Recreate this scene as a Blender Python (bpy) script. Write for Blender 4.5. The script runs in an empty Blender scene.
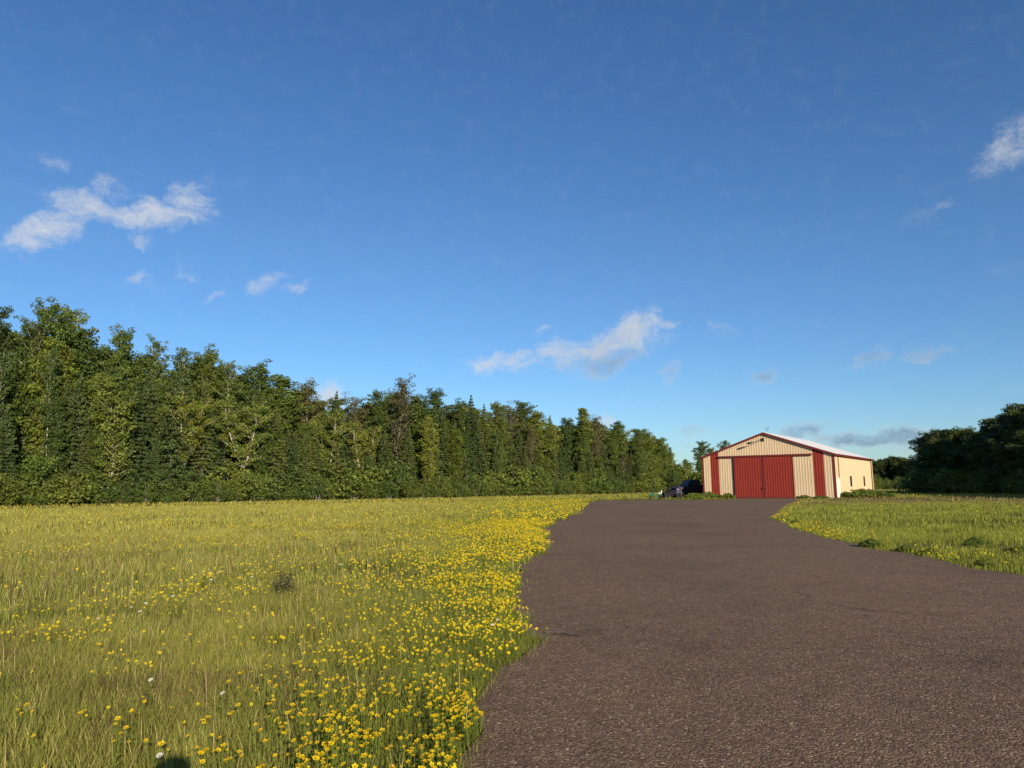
import bpy, math, random
import numpy as np
from mathutils import Vector, Matrix
R = math.radians
rnd = random.Random(11)
rng = np.random.default_rng(5)
scene = bpy.context.scene
COL = scene.collection

# ------------------------------------------------------------------ camera
W, H_, F = 1024, 768, 731.0
PITCH, ROLL = math.atan(103 / F), R(0.5)
EYE = 1.6
fwd = Vector((0, math.cos(PITCH), math.sin(PITCH)))
up0 = Vector((0, -math.sin(PITCH), math.cos(PITCH)))
rt0 = Vector((1, 0, 0))
rt = rt0 * math.cos(ROLL) - up0 * math.sin(ROLL)
up = up0 * math.cos(ROLL) + rt0 * math.sin(ROLL)
cd = bpy.data.cameras.new('camera'); cam = bpy.data.objects.new('camera', cd); COL.objects.link(cam)
cam.matrix_world = Matrix(((rt.x, up.x, -fwd.x, 0), (rt.y, up.y, -fwd.y, 0), (rt.z, up.z, -fwd.z, EYE), (0, 0, 0, 1)))
cd.sensor_width = 36; cd.lens = 36 * F / W; cd.clip_end = 9000; cd.clip_start = 0.05
scene.camera = cam

def ray(px, py):
    return rt * (px - W / 2) + up * (H_ / 2 - py) + fwd * F
def ground(px, py, z=0.0):
    d = ray(px, py); t = (z - EYE) / d.z
    return Vector((d.x * t, d.y * t, z))
def at(px, py, depth):
    d = ray(px, py); t = depth / d.y
    return Vector((d.x * t, depth, EYE + d.z * t))

# ------------------------------------------------------------------ helpers
def tag(o, label=None, cat=None, group=None, kind=None):
    if label: o['label'] = label
    if cat: o['category'] = cat
    if group: o['group'] = group
    if kind: o['kind'] = kind
    return o
def empty(name, loc, rz=0.0, scale=1.0, **k):
    o = bpy.data.objects.new(name, None); COL.objects.link(o)
    o.location = loc; o.rotation_euler = (0, 0, rz); o.scale = (scale,) * 3
    o.empty_display_size = 0.3
    return tag(o, **k)
def link(name, me, parent=None, mat=None, smooth=False):
    o = bpy.data.objects.new(name, me); COL.objects.link(o)
    if parent: o.parent = parent
    if mat and not me.materials: me.materials.append(mat)
    if smooth: me.polygons.foreach_set('use_smooth', [True] * len(me.polygons))
    return o
def copy_tree(root, loc, rz, scale, name=None):
    r = root.copy(); COL.objects.link(r)
    r.location = loc; r.rotation_euler = (0, 0, rz); r.scale = scale
    for ch in root.children:
        c = ch.copy(); COL.objects.link(c); c.parent = r
        for g in ch.children:
            d = g.copy(); COL.objects.link(d); d.parent = c
    return r
def np_mesh(name, V, faces_list, col=None):
    """faces_list: list of (n,k) int arrays"""
    me = bpy.data.meshes.new(name)
    V = np.asarray(V, dtype=np.float32).reshape(-1, 3)
    loops = np.concatenate([f.reshape(-1) for f in faces_list]).astype(np.int32)
    tot = np.concatenate([np.full(len(f), f.shape[1], dtype=np.int32) for f in faces_list])
    start = np.concatenate([[0], np.cumsum(tot)[:-1]]).astype(np.int32)
    me.vertices.add(len(V)); me.vertices.foreach_set('co', V.ravel())
    me.loops.add(len(loops)); me.loops.foreach_set('vertex_index', loops)
    me.polygons.add(len(tot)); me.polygons.foreach_set('loop_start', start); me.polygons.foreach_set('loop_total', tot)
    me.update(calc_edges=True)
    if col is not None:
        a = me.color_attributes.new('tint', 'FLOAT_COLOR', 'POINT')
        c = np.ones((len(V), 4), dtype=np.float32); c[:, :3] = col
        a.data.foreach_set('color', c.ravel())
    return me

class MB:
    def __init__(s): s.v = []; s.f = []
    def box(s, c, d, m=None, taper=None):
        x, y, z = d[0] / 2, d[1] / 2, d[2] / 2; b = len(s.v)
        tx, ty = taper or (1, 1)
        for sx, sy, sz in ((-1,-1,-1),(1,-1,-1),(1,1,-1),(-1,1,-1),(-1,-1,1),(1,-1,1),(1,1,1),(-1,1,1)):
            k = (tx, ty) if sz > 0 else (1, 1)
            p = Vector((sx * x * k[0], sy * y * k[1], sz * z))
            if m: p = m @ p
            s.v.append(tuple(p + Vector(c)))
        for f in ((0,3,2,1),(4,5,6,7),(0,1,5,4),(1,2,6,5),(2,3,7,6),(3,0,4,7)): s.f.append(tuple(b + i for i in f))
        return s
    def tube(s, pts, rad, n=8, cap=True):
        pts = [Vector(p) for p in pts]
        if not isinstance(rad, (list, tuple)): rad = [rad] * len(pts)
        b = len(s.v)
        for i, p in enumerate(pts):
            d = (pts[min(i + 1, len(pts) - 1)] - pts[max(i - 1, 0)]).normalized()
            a = Vector((1, 0, 0)) if abs(d.z) > .6 else Vector((0, 0, 1))
            u = d.cross(a).normalized(); w = d.cross(u)
            for k in range(n):
                t = 2 * math.pi * k / n
                s.v.append(tuple(p + (u * math.cos(t) + w * math.sin(t)) * rad[i]))
        for i in range(len(pts) - 1):
            for k in range(n):
                a0 = b + i * n + k; a1 = b + i * n + (k + 1) % n
                s.f.append((a0, a0 + n, a1 + n, a1))
        if cap:
            s.f.append(tuple(b + k for k in range(n)))
            s.f.append(tuple(b + (len(pts) - 1) * n + k for k in reversed(range(n))))
        return s
    def prism(s, prof, y0, y1, inset=0.0):
        """profile in x,z extruded along y"""
        b = len(s.v); n = len(prof)
        cx = sum(p[0] for p in prof) / n; cz = sum(p[1] for p in prof) / n
        for y in (y0, y1):
            for x, z in prof: s.v.append((x, y, z))
        for k in range(n):
            s.f.append((b + k, b + (k + 1) % n, b + n + (k + 1) % n, b + n + k))
        s.f.append(tuple(b + k for k in reversed(range(n)))); s.f.append(tuple(b + n + k for k in range(n)))
        return s
    def build(s, name, mat, parent=None, bevel=0, smooth=False):
        me = bpy.data.meshes.new(name); me.from_pydata(s.v, [], s.f); me.update()
        import bmesh
        bm = bmesh.new(); bm.from_mesh(me); bmesh.ops.recalc_face_normals(bm, faces=bm.faces)
        if bevel: bmesh.ops.bevel(bm, geom=bm.edges[:], offset=bevel, segments=2, affect='EDGES', clamp_overlap=True)
        bm.to_mesh(me); bm.free()
        return link(name, me, parent, mat, smooth)

# value noise (numpy)
_tab = rng.random((256, 256))
def vnoise(x, y, scale, seed=0):
    x = np.asarray(x) * scale + seed * 17.3; y = np.asarray(y) * scale + seed * 9.1
    xi = np.floor(x).astype(int); yi = np.floor(y).astype(int)
    fx = x - xi; fy = y - yi; fx = fx * fx * (3 - 2 * fx); fy = fy * fy * (3 - 2 * fy)
    g = lambda a, b: _tab[a % 256, b % 256]
    return (g(xi, yi) * (1 - fx) + g(xi + 1, yi) * fx) * (1 - fy) + (g(xi, yi + 1) * (1 - fx) + g(xi + 1, yi + 1) * fx) * fy
def fbm(x, y, s, seed=0):
    return (vnoise(x, y, s, seed) * .5 + vnoise(x, y, s * 2.1, seed + 1) * .3 + vnoise(x, y, s * 4.3, seed + 2) * .2)

# ------------------------------------------------------------------ materials
def mat(name):
    m = bpy.data.materials.new(name); m.use_nodes = True
    nt = m.node_tree; b = nt.nodes['Principled BSDF']
    return m, nt, b
def N(nt, t, **k):
    n = nt.nodes.new(t)
    for a, v in k.items():
        if a.startswith('i_'): n.inputs[a[2:]].default_value = v
        else: setattr(n, a, v)
    return n
def ramp(nt, fac, stops):
    r = N(nt, 'ShaderNodeValToRGB'); nt.links.new(fac, r.inputs[0])
    e = r.color_ramp.elements
    while len(e) < len(stops): e.new(.5)
    for el, (p, c) in zip(e, stops): el.position = p; el.color = (*c, 1) if len(c) == 3 else c
    return r.outputs[0]
def simple(name, col, rough=.6, metal=0, nscale=3.0, namt=.15, coat=0, spec=.5):
    m, nt, b = mat(name)
    tc = N(nt, 'ShaderNodeTexCoord')
    n = N(nt, 'ShaderNodeTexNoise'); n.inputs['Scale'].default_value = nscale; n.inputs['Detail'].default_value = 5
    nt.links.new(tc.outputs['Object'], n.inputs['Vector'])
    a = tuple(c * (1 - namt) for c in col); d = tuple(min(1, c * (1 + namt)) for c in col)
    nt.links.new(ramp(nt, n.outputs['Fac'], [(.3, a), (.7, d)]), b.inputs['Base Color'])
    b.inputs['Roughness'].default_value = rough; b.inputs['Metallic'].default_value = metal
    b.inputs['Coat Weight'].default_value = coat; b.inputs['Specular IOR Level'].default_value = spec
    return m
def leaf_mat(name, base, trans=.3, rough=.55, objvar=.35, spec=.25):
    m, nt, b = mat(name)
    att = N(nt, 'ShaderNodeAttribute', attribute_name='tint')
    oi = N(nt, 'ShaderNodeObjectInfo')
    r = ramp(nt, oi.outputs['Random'], [(0, tuple(c * k for c, k in zip(base, (1 - objvar, 1 - objvar * .8, 1 - objvar * .4)))), (.5, base), (1, tuple(c * k for c, k in zip(base, (1 + objvar * 1.1, 1 + objvar * .6, 1))))])
    mx = N(nt, 'ShaderNodeMix', data_type='RGBA', blend_type='MULTIPLY'); mx.inputs[0].default_value = 1
    nt.links.new(r, mx.inputs[6]); nt.links.new(att.outputs['Color'], mx.inputs[7])
    nt.links.new(mx.outputs[2], b.inputs['Base Color'])
    b.inputs['Roughness'].default_value = rough; b.inputs['Specular IOR Level'].default_value = spec
    tr = N(nt, 'ShaderNodeBsdfTranslucent'); nt.links.new(mx.outputs[2], tr.inputs['Color'])
    ms = N(nt, 'ShaderNodeMixShader'); ms.inputs[0].default_value = trans
    nt.links.new(b.outputs[0], ms.inputs[1]); nt.links.new(tr.outputs[0], ms.inputs[2])
    nt.links.new(ms.outputs[0], nt.nodes['Material Output'].inputs['Surface'])
    return m
M = {}
M['aspen_leaf'] = leaf_mat('aspen leaves', (.122, .172, .032), objvar=.4)
M['birch_leaf'] = leaf_mat('birch leaves', (.17, .215, .038))
M['shrub_leaf'] = leaf_mat('alder leaves', (.122, .168, .032), objvar=.4)
M['needle'] = leaf_mat('spruce needles', (.095, .130, .036), trans=.1)
M['rust_leaf'] = leaf_mat('reddish leaves', (.135, .130, .050), objvar=.15)
M['dark_leaf'] = leaf_mat('maple leaves', (.075, .105, .028))
M['grass'] = leaf_mat('grass blades', (1, 1, 1), trans=.25, objvar=0, spec=.12, rough=.7)
M['flower'] = leaf_mat('yellow petals', (1, 1, 1), trans=.15, objvar=0, spec=.1)
def bark_mat(name, light, dark, thr=.62, sc=(6, 6, 14)):
    m, nt, b = mat(name)
    tc = N(nt, 'ShaderNodeTexCoord'); mp = N(nt, 'ShaderNodeMapping'); mp.inputs['Scale'].default_value = sc
    n = N(nt, 'ShaderNodeTexNoise'); n.inputs['Scale'].default_value = 1; n.inputs['Detail'].default_value = 4
    nt.links.new(tc.outputs['Object'], mp.inputs[0]); nt.links.new(mp.outputs[0], n.inputs['Vector'])
    nt.links.new(ramp(nt, n.outputs['Fac'], [(.35, light), (thr, tuple(c * .8 for c in light)), (thr + .06, dark)]), b.inputs['Base Color'])
    b.inputs['Roughness'].default_value = .85
    return m
M['white_bark'] = bark_mat('birch bark', (.50, .46, .38), (.10, .09, .08), .56, (1.5, 1.5, 5))
M['grey_bark'] = bark_mat('aspen bark', (.36, .34, .27), (.10, .09, .07), .58, (2, 2, 4))
M['brown_bark'] = bark_mat('spruce bark', (.14, .11, .09), (.05, .04, .035), .5, (8, 8, 3))

# ground soil
def ground_mat():
    m, nt, b = mat('meadow soil')
    g = N(nt, 'ShaderNodeNewGeometry')
    n1 = N(nt, 'ShaderNodeTexNoise'); n1.inputs['Scale'].default_value = .22; n1.inputs['Detail'].default_value = 6
    n2 = N(nt, 'ShaderNodeTexNoise'); n2.inputs['Scale'].default_value = 9; n2.inputs['Detail'].default_value = 8
    for n in (n1, n2): nt.links.new(g.outputs['Position'], n.inputs['Vector'])
    c1 = ramp(nt, n1.outputs['Fac'], [(.35, (.09, .095, .022)), (.55, (.13, .125, .03)), (.72, (.14, .11, .05))])
    c2 = ramp(nt, n2.outputs['Fac'], [(.3, (.5, .5, .5)), (.7, (1.25, 1.25, 1.25))])
    mx = N(nt, 'ShaderNodeMix', data_type='RGBA', blend_type='MULTIPLY'); mx.inputs[0].default_value = 1
    nt.links.new(c1, mx.inputs[6]); nt.links.new(c2, mx.inputs[7]); nt.links.new(mx.outputs[2], b.inputs['Base Color'])
    b.inputs['Roughness'].default_value = 1; b.inputs['Specular IOR Level'].default_value = .1
    bp = N(nt, 'ShaderNodeBump'); bp.inputs['Strength'].default_value = .8; bp.inputs['Distance'].default_value = .05
    nt.links.new(n2.outputs['Fac'], bp.inputs['Height']); nt.links.new(bp.outputs[0], b.inputs['Normal'])
    return m
def asphalt_mat():
    m, nt, b = mat('coarse brown asphalt')
    g = N(nt, 'ShaderNodeNewGeometry')
    def noise(s, d=6, r=.5):
        n = N(nt, 'ShaderNodeTexNoise'); n.inputs['Scale'].default_value = s; n.inputs['Detail'].default_value = d; n.inputs['Roughness'].default_value = r
        nt.links.new(g.outputs['Position'], n.inputs['Vector']); return n.outputs['Fac']
    big = noise(.25, 5, .6); mid = noise(3.0, 6, .65); fine = noise(70, 3, .7)
    v = N(nt, 'ShaderNodeTexVoronoi'); v.inputs['Scale'].default_value = 66; nt.links.new(g.outputs['Position'], v.inputs['Vector'])
    stone = ramp(nt, v.outputs['Color'], [(0, (.062, .036, .020)), (.45, (.176, .106, .060)), (.8, (.27, .170, .098)), (.95, (.56, .41, .27))])
    c1 = ramp(nt, big, [(.3, (.80, .80, .80)), (.5, (1, 1, 1)), (.7, (1.15, 1.13, 1.1))])
    c2 = ramp(nt, mid, [(.3, (.86, .86, .86)), (.6, (1.06, 1.06, 1.06))])
    def mul(a, bb):
        x = N(nt, 'ShaderNodeMix', data_type='RGBA', blend_type='MULTIPLY'); x.inputs[0].default_value = 1
        nt.links.new(a, x.inputs[6]); nt.links.new(bb, x.inputs[7]); return x.outputs[2]
    vc = N(nt, 'ShaderNodeTexVoronoi', feature='DISTANCE_TO_EDGE'); vc.inputs['Scale'].default_value = .42
    wq = N(nt, 'ShaderNodeTexNoise'); wq.inputs['Scale'].default_value = 1.6; wq.inputs['Detail'].default_value = 5; nt.links.new(g.outputs['Position'], wq.inputs['Vector'])
    wm = N(nt, 'ShaderNodeVectorMath', operation='MULTIPLY_ADD'); nt.links.new(wq.outputs['Color'], wm.inputs[0]); wm.inputs[1].default_value = (1.3, 1.3, 0); nt.links.new(g.outputs['Position'], wm.inputs[2]); nt.links.new(wm.outputs[0], vc.inputs['Vector'])
    crack = ramp(nt, vc.outputs['Distance'], [(.003, (0, 0, 0)), (.011, (1, 1, 1))])
    patchy = ramp(nt, noise(.33, 3, .5), [(.54, (1, 1, 1)), (.62, (0, 0, 0))])
    cm = N(nt, 'ShaderNodeMix', data_type='RGBA', blend_type='LIGHTEN'); cm.inputs[0].default_value = 1; nt.links.new(crack, cm.inputs[6]); nt.links.new(patchy, cm.inputs[7])
    c3 = ramp(nt, cm.outputs[2], [(0, (.6, .6, .6)), (1, (1, 1, 1))])
    nt.links.new(mul(mul(mul(stone, c1), c2), c3), b.inputs['Base Color'])
    b.inputs['Roughness'].default_value = .9; b.inputs['Specular IOR Level'].default_value = .25
    ad = N(nt, 'ShaderNodeMath', operation='MULTIPLY_ADD'); ad.inputs[1].default_value = -1.0
    nt.links.new(v.outputs['Distance'], ad.inputs[0]); nt.links.new(fine, ad.inputs[2])
    b1 = N(nt, 'ShaderNodeBump'); b1.inputs['Strength'].default_value = 1; b1.inputs['Distance'].default_value = .009
    nt.links.new(ad.outputs[0], b1.inputs['Height'])
    b2 = N(nt, 'ShaderNodeBump'); b2.inputs['Strength'].default_value = .5; b2.inputs['Distance'].default_value = .03
    nt.links.new(mid, b2.inputs['Height']); nt.links.new(b2.outputs[0], b1.inputs['Normal'])
    nt.links.new(b1.outputs[0], b.inputs['Normal'])
    return m

# ------------------------------------------------------------------ pavement outline (from ground positions)
left_px = [(420, 900), (462, 768), (466, 740), (484, 712), (480, 700), (506, 672), (530, 648), (528, 632), (519, 606), (517, 585), (519, 572), (545, 548), (547, 538), (543, 531), (560, 522), (578, 514), (583, 507), (588, 503), (600, 500.6)]
left_edge = [ground(*p) for p in left_px]
far_edge = [ground(650, 500.2), ground(700, 499.9), ground(733, 499.6)]
# ---- hangar placement
YAW = R(35)
sd = Vector((math.sin(YAW), math.cos(YAW), 0)); fl = Vector((-math.cos(YAW), math.sin(YAW), 0))
BW, BL, EAVE, RIDGE = 15.35, 23.5, 5.0, 7.7
front_right = Vector((36.35, 83.2, 0))
front_left = front_right + fl * BW
apron = [front_right + fl * 11.7 - sd * .25, front_right + fl * 4.0 - sd * .25]
right_px = [(799, 500.5), (776, 513), (774, 519), (792, 528), (850, 544), (900, 555), (960, 566), (1024, 578), (1150, 603)]
right_edge = [ground(*p) for p in right_px]
poly = left_edge + far_edge + apron + right_edge + [Vector((26, 2, 0)), Vector((26, -14, 0)), Vector((-3, -14, 0)), Vector((-1.5, -2, 0))]
# subdivide + ragged jitter
pts = []
for i, a in enumerate(poly):
    b = poly[(i + 1) % len(poly)]; L = (b - a).length; n = max(1, int(L / .25)) if a.y < 45 else max(1, int(L / 1.0))
    n = min(n, 120)
    for k in range(n):
        p = a.lerp(b, k / n)
        j = .075 + .0035 * p.y
        q = Vector((p.x + (float(fbm(p.x, p.y, .9, 3)) - .5) * 5 * j + rnd.gauss(0, .02), p.y + (float(fbm(p.x, p.y, 1.1, 7)) - .5) * 5 * j, 0))
        q.x += (float(vnoise(p.x, p.y, 4.5, 5)) - .5) * .16; pts.append(q)
PX = np.array([p.x for p in pts]); PY = np.array([p.y for p in pts])
def inside(x, y):
    x = np.asarray(x); y = np.asarray(y); r = np.zeros(x.shape, bool)
    n = len(PX)
    for i in range(n):
        x0, y0, x1, y1 = PX[i], PY[i], PX[(i + 1) % n], PY[(i + 1) % n]
        if y0 == y1: continue
        c = ((y0 > y) != (y1 > y))
        r ^= c & (x < (x1 - x0) * (y - y0) / (y1 - y0) + x0)
    return r
def edge_dist(x, y):
    d = np.full(np.shape(x), 1e9)
    for i in range(len(PX)):
        j = (i + 1) % len(PX)
        ax, ay, bx, by = PX[i], PY[i], PX[j], PY[j]
        ll = (bx - ax) ** 2 + (by - ay) ** 2 + 1e-9
        t = np.clip(((x - ax) * (bx - ax) + (y - ay) * (by - ay)) / ll, 0, 1)
        d = np.minimum(d, (x - ax - t * (bx - ax)) ** 2 + (y - ay - t * (by - ay)) ** 2)
    return np.sqrt(d)

GX0, GY0, GS = -30.0, -16.0, .25
_gx, _gy = np.meshgrid(GX0 + GS * np.arange(300), GY0 + GS * np.arange(480))
_eg = edge_dist(_gx.ravel(), _gy.ravel()).reshape(_gx.shape)
def edge_fast(x, y):
    fx = np.clip((x - GX0) / GS, 0, 298.99); fy = np.clip((y - GY0) / GS, 0, 478.99)
    i = fx.astype(int); j = fy.astype(int); a = fx - i; b = fy - j
    return (_eg[j, i] * (1 - a) + _eg[j, i + 1] * a) * (1 - b) + (_eg[j + 1, i] * (1 - a) + _eg[j + 1, i + 1] * a) * b
me = bpy.data.meshes.new('ground')
S = 4000
me.from_pydata([(-S, -S, 0), (S, -S, 0), (S, S, 0), (-S, S, 0)], [], [(0, 1, 2, 3)])
tag(link('ground', me, None, ground_mat()), kind='structure')
import bmesh
bm = bmesh.new()
bot = [bm.verts.new((p.x, p.y, -.02)) for p in pts]; top = [bm.verts.new((p.x, p.y, .03)) for p in pts]
bm.faces.new(top)
for i in range(len(pts)):
    j = (i + 1) % len(pts); bm.faces.new((bot[i], bot[j], top[j], top[i]))
bmesh.ops.recalc_face_normals(bm, faces=bm.faces)
bmesh.ops.triangulate(bm, faces=[f for f in bm.faces if len(f.verts) > 4])
me = bpy.data.meshes.new('asphalt_apron'); bm.to_mesh(me); bm.free()
tag(link('asphalt_apron', me, None, asphalt_mat()), kind='structure')

# ------------------------------------------------------------------ grass
def in_building(x, y):
    rx, ry = x - front_right.x, y - front_right.y
    a = rx * fl.x + ry * fl.y; b = rx * sd.x + ry * sd.y
    return (a > -.15) & (a < BW + .15) & (b > -.1) & (b < BL + .15)
def sector(n, r0, r1, a0=-50, a1=50, bias=.5):
    th = np.radians(rng.uniform(a0, a1, n)); r = np.sqrt(rng.uniform(r0 * r0, r1 * r1, n))
    return r * np.sin(th), r * np.cos(th)
def blades(x, y, h, w, lean, col, tipcol):
    n = len(x)
    az = rng.uniform(0, 2 * np.pi, n); la = rng.uniform(0, 2 * np.pi, n)
    ux, uy = np.cos(az) * w / 2, np.sin(az) * w / 2
    lx, ly = np.cos(la) * lean * h, np.sin(la) * lean * h
    z0 = np.full(n, -.01)
    V = np.empty((n, 5, 3), np.float32)
    V[:, 0] = np.stack([x - ux, y - uy, z0], 1); V[:, 1] = np.stack([x + ux, y + uy, z0], 1)
    V[:, 2] = np.stack([x - ux * .8 + lx * .35, y - uy * .8 + ly * .35, h * .6], 1)
    V[:, 3] = np.stack([x + ux * .8 + lx * .35, y + uy * .8 + ly * .35, h * .6], 1)
    V[:, 4] = np.stack([x + lx, y + ly, h], 1)
    C = np.empty((n, 5, 3), np.float32)
    C[:, 0:2] = col[:, None]; C[:, 2:4] = ((col + tipcol) / 2)[:, None]; C[:, 4] = tipcol
    b = np.arange(n)[:, None] * 5
    q = b + np.array([[0, 1, 3, 2]]); t = b + np.array([[2, 3, 4]])
    return V.reshape(-1, 3), q, t, C.reshape(-1, 3)
class Acc:
    def __init__(s): s.V = []; s.q = []; s.t = []; s.C = []; s.n = 0
    def add(s, V, q, t, C):
        s.V.append(V); s.C.append(C)
        if q is not None and len(q): s.q.append(q + s.n)
        if t is not None and len(t): s.t.append(t + s.n)
        s.n += len(V)
    def build(s, name, m, parent=None):
        fs = []
        if s.q: fs.append(np.concatenate(s.q))
        if s.t: fs.append(np.concatenate(s.t))
        me = np_mesh(name, np.concatenate(s.V), fs, np.concatenate(s.C))
        return link(name, me, parent, m)
GREEN = np.array((.165, .205, .022)); OLIVE = np.array((.31, .31, .036)); STRAW = np.array((.50, .44, .15)); BROWN = np.array((.17, .11, .065)); LUSH = np.array((.13, .175, .022))
def side_right(x, y):          # the lawn on the right of the apron
    return (x > 0.30 * y + 2) & (y > 5) & (y < 83)
def grass_cols(x, y):
    n = len(x); u = rng.random(n)
    p = fbm(x, y, .16, 1); p2 = fbm(x, y, .9, 5)
    k = (np.clip((p - .42) * 3.5, 0, 1) * np.clip(.35 + np.hypot(x, y) / 26, 0, 1))[:, None]
    far = np.clip((np.hypot(x, y) - 12) / 35, 0, 1)[:, None]
    base = GREEN * (1 - k) + OLIVE * k
    base = base * (1 - far * .45) + np.array((.45, .42, .045)) * far * .45
    tip = base * .6 + STRAW * .4
    s = (u < .11)[:, None]; base = np.where(s, STRAW, base); tip = np.where(s, STRAW * 1.1, tip)
    s = ((u > .90) | ((p2 > .72) & (u > .6)))[:, None]; base = np.where(s, BROWN, base); tip = np.where(s, BROWN * 1.3, tip)
    r = side_right(x, y)[:, None]
    g = LUSH * .6 + np.array((.33, .31, .05)) * .4
    back = np.clip((y - 48) / 26 + (p - .5) * 2.4, 0, 1)[:, None] * .8
    g = g * (1 - back) + np.array((.20, .16, .06)) * back
    base = np.where(r, g * (.75 + .5 * p2[:, None]), base); tip = np.where(r, (np.array((.32, .34, .06)) * (1 - back) + np.array((.28, .20, .11)) * back) * (.6 + .8 * p2[:, None]), tip)
    rr_ = np.hypot(x, y); bnd = (np.exp(-(edge_fast(x, y) / (.25 + .15 * rr_)) ** 2) * .6)[:, None] * (~r)
    base = base * (1 - bnd) + LUSH * .8 * bnd; tip = tip * (1 - bnd) + LUSH * 1.3 * bnd
    v = (rng.uniform(.45, 1.4, n) * (.72 + .56 * fbm(x, y, 1.6, 13)))[:, None]
    return base * v, tip * v
meadow, lawn = Acc(), Acc()
#            count   r0   r1   h     w      lean
for cnt, r0, r1, hh, ww, ln in ((560000, 1.5, 12, .175, .0034, .38), (420000, 12, 30, .22, .0075, .3), (480000, 30, 75, .23, .017, .3), (230000, 75, 215, .26, .05, .3)):
    x, y = sector(cnt, r0, r1)
    bare = fbm(x, y, .55, 21); dens = np.clip((.70 - bare) * 7, .12, 1)
    keep = ~inside(x, y) & ~in_building(x, y) & (rng.random(cnt) < dens)
    x, y = x[keep], y[keep]
    e = edge_fast(x, y)
    h = hh * rng.uniform(.45, 1.25, len(x)) * (.7 + .6 * fbm(x, y, .35, 9))
    h *= np.clip(.45 + e * .9, 0, 1)
    if r0 < 30:
        sg = np.where(rng.random(len(x)) < .06, .20, .06); x = x + rng.normal(0, 1, len(x)) * sg; y = y + rng.normal(0, 1, len(x)) * sg
    rr = side_right(x, y); h = np.where(rr, h * .75, h)
    w = ww * rng.uniform(.7, 1.3, len(x))
    c, tc = grass_cols(x, y)
    for acc, msk in ((meadow, ~rr), (lawn, rr)):
        if msk.any(): acc.add(*blades(x[msk], y[msk], h[msk], w[msk], ln * rng.uniform(.3, 1.4, msk.sum()), c[msk], tc[msk]))
# tall seed stems in the near meadow
x, y = sector(3500, 3, 26); k = ~inside(x, y) & ~side_right(x, y); x, y = x[k], y[k]
n = len(x); h = rng.uniform(.25, .38, n)
meadow.add(*blades(x, y, h, np.full(n, .005) * (1 + np.hypot(x, y) / 14), rng.uniform(.05, .2, n), np.tile(STRAW * .8, (n, 1)), np.tile(np.array((.34, .25, .13)), (n, 1))))
g1 = meadow.build('grass', M['grass']); tag(g1, 'tall olive meadow grass with straw tips left of the asphalt', 'grass', kind='stuff')
g2 = lawn.build('grass', M['grass']); tag(g2, 'short bright green grass right of the asphalt', 'grass', kind='stuff')

# ------------------------------------------------------------------ flowers
YEL = np.array((.72, .54, .012)); ORG = np.array((.66, .40, .015)); WHT = np.array((.8, .8, .74)); STEM = np.array((.12, .16, .022)); CEN = np.array((.55, .33, .02))
def heads(x, y, z, r, col, npet=5, cup=.35, tilt=.5):
    """npet petal quads + small centre per flower"""
    n = len(x)
    tx = rng.normal(0, tilt, n); ty = rng.normal(-.6, tilt, n)
    nz = np.stack([tx, ty, np.ones(n)], 1); nz /= np.linalg.norm(nz, axis=1)[:, None]
    a = np.cross(nz, np.array((0, 1., 0))); a /= np.linalg.norm(a, axis=1)[:, None]; b = np.cross(nz, a)
    c0 = np.stack([x, y, z], 1); V = []; C = []
    ph = rng.uniform(0, 6.28, n)
    for k in range(npet):
        t = ph + 2 * np.pi * k / npet; dt = np.pi / npet * .85
        def P(ang, rad, lift):
            return c0 + (a * np.cos(ang)[:, None] + b * np.sin(ang)[:, None]) * (rad * r)[:, None] + nz * (lift * r)[:, None]
        V += [P(t, .08, 0), P(t - dt, .75, cup * .6), P(t, 1.0, cup), P(t + dt, .75, cup * .6)]
        v = rng.uniform(.85, 1.12, n)[:, None]
        C += [col * v * .85, col * v, col * v, col * v]
    V = np.stack(V, 1).reshape(-1, 3); C = np.stack(C, 1).reshape(-1, 3)
    q = (np.arange(n * npet)[:, None] * 4 + np.arange(4)[None])
    return V, q, None, C
def stems(x, y, x1, y1, z, w):
    n = len(x)
    V = np.stack([np.stack([x - w, y, np.zeros(n)], 1), np.stack([x + w, y, np.zeros(n)], 1), np.stack([x1 + w * .6, y1, z], 1), np.stack([x1 - w * .6, y1, z], 1)], 1).reshape(-1, 3)
    return V, np.arange(n)[:, None] * 4 + np.arange(4)[None], None, np.tile(STEM, (n * 4, 1))
def flower_prob(x, y, e):
    r = np.hypot(x, y)
    band = np.exp(-(e / (.3 + .10 * r)) ** 1.6) * np.clip((fbm(x, y, .8, 31) - .30) * 5, .12, 1) * np.clip((vnoise(x, y, 3.1, 14) - .12) * 2, .2, 1) * 1.0
    patch = np.clip((fbm(x, y, .28, 41) - .60) * 9, 0, 1) * np.clip((vnoise(x, y, 1.3, 4) - .35) * 3, 0, 1) * .12
    return np.clip(band * (.85 - .0045 * r) + patch + .008, 0, 1)
fl_acc = Acc(); near_list = []
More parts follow.
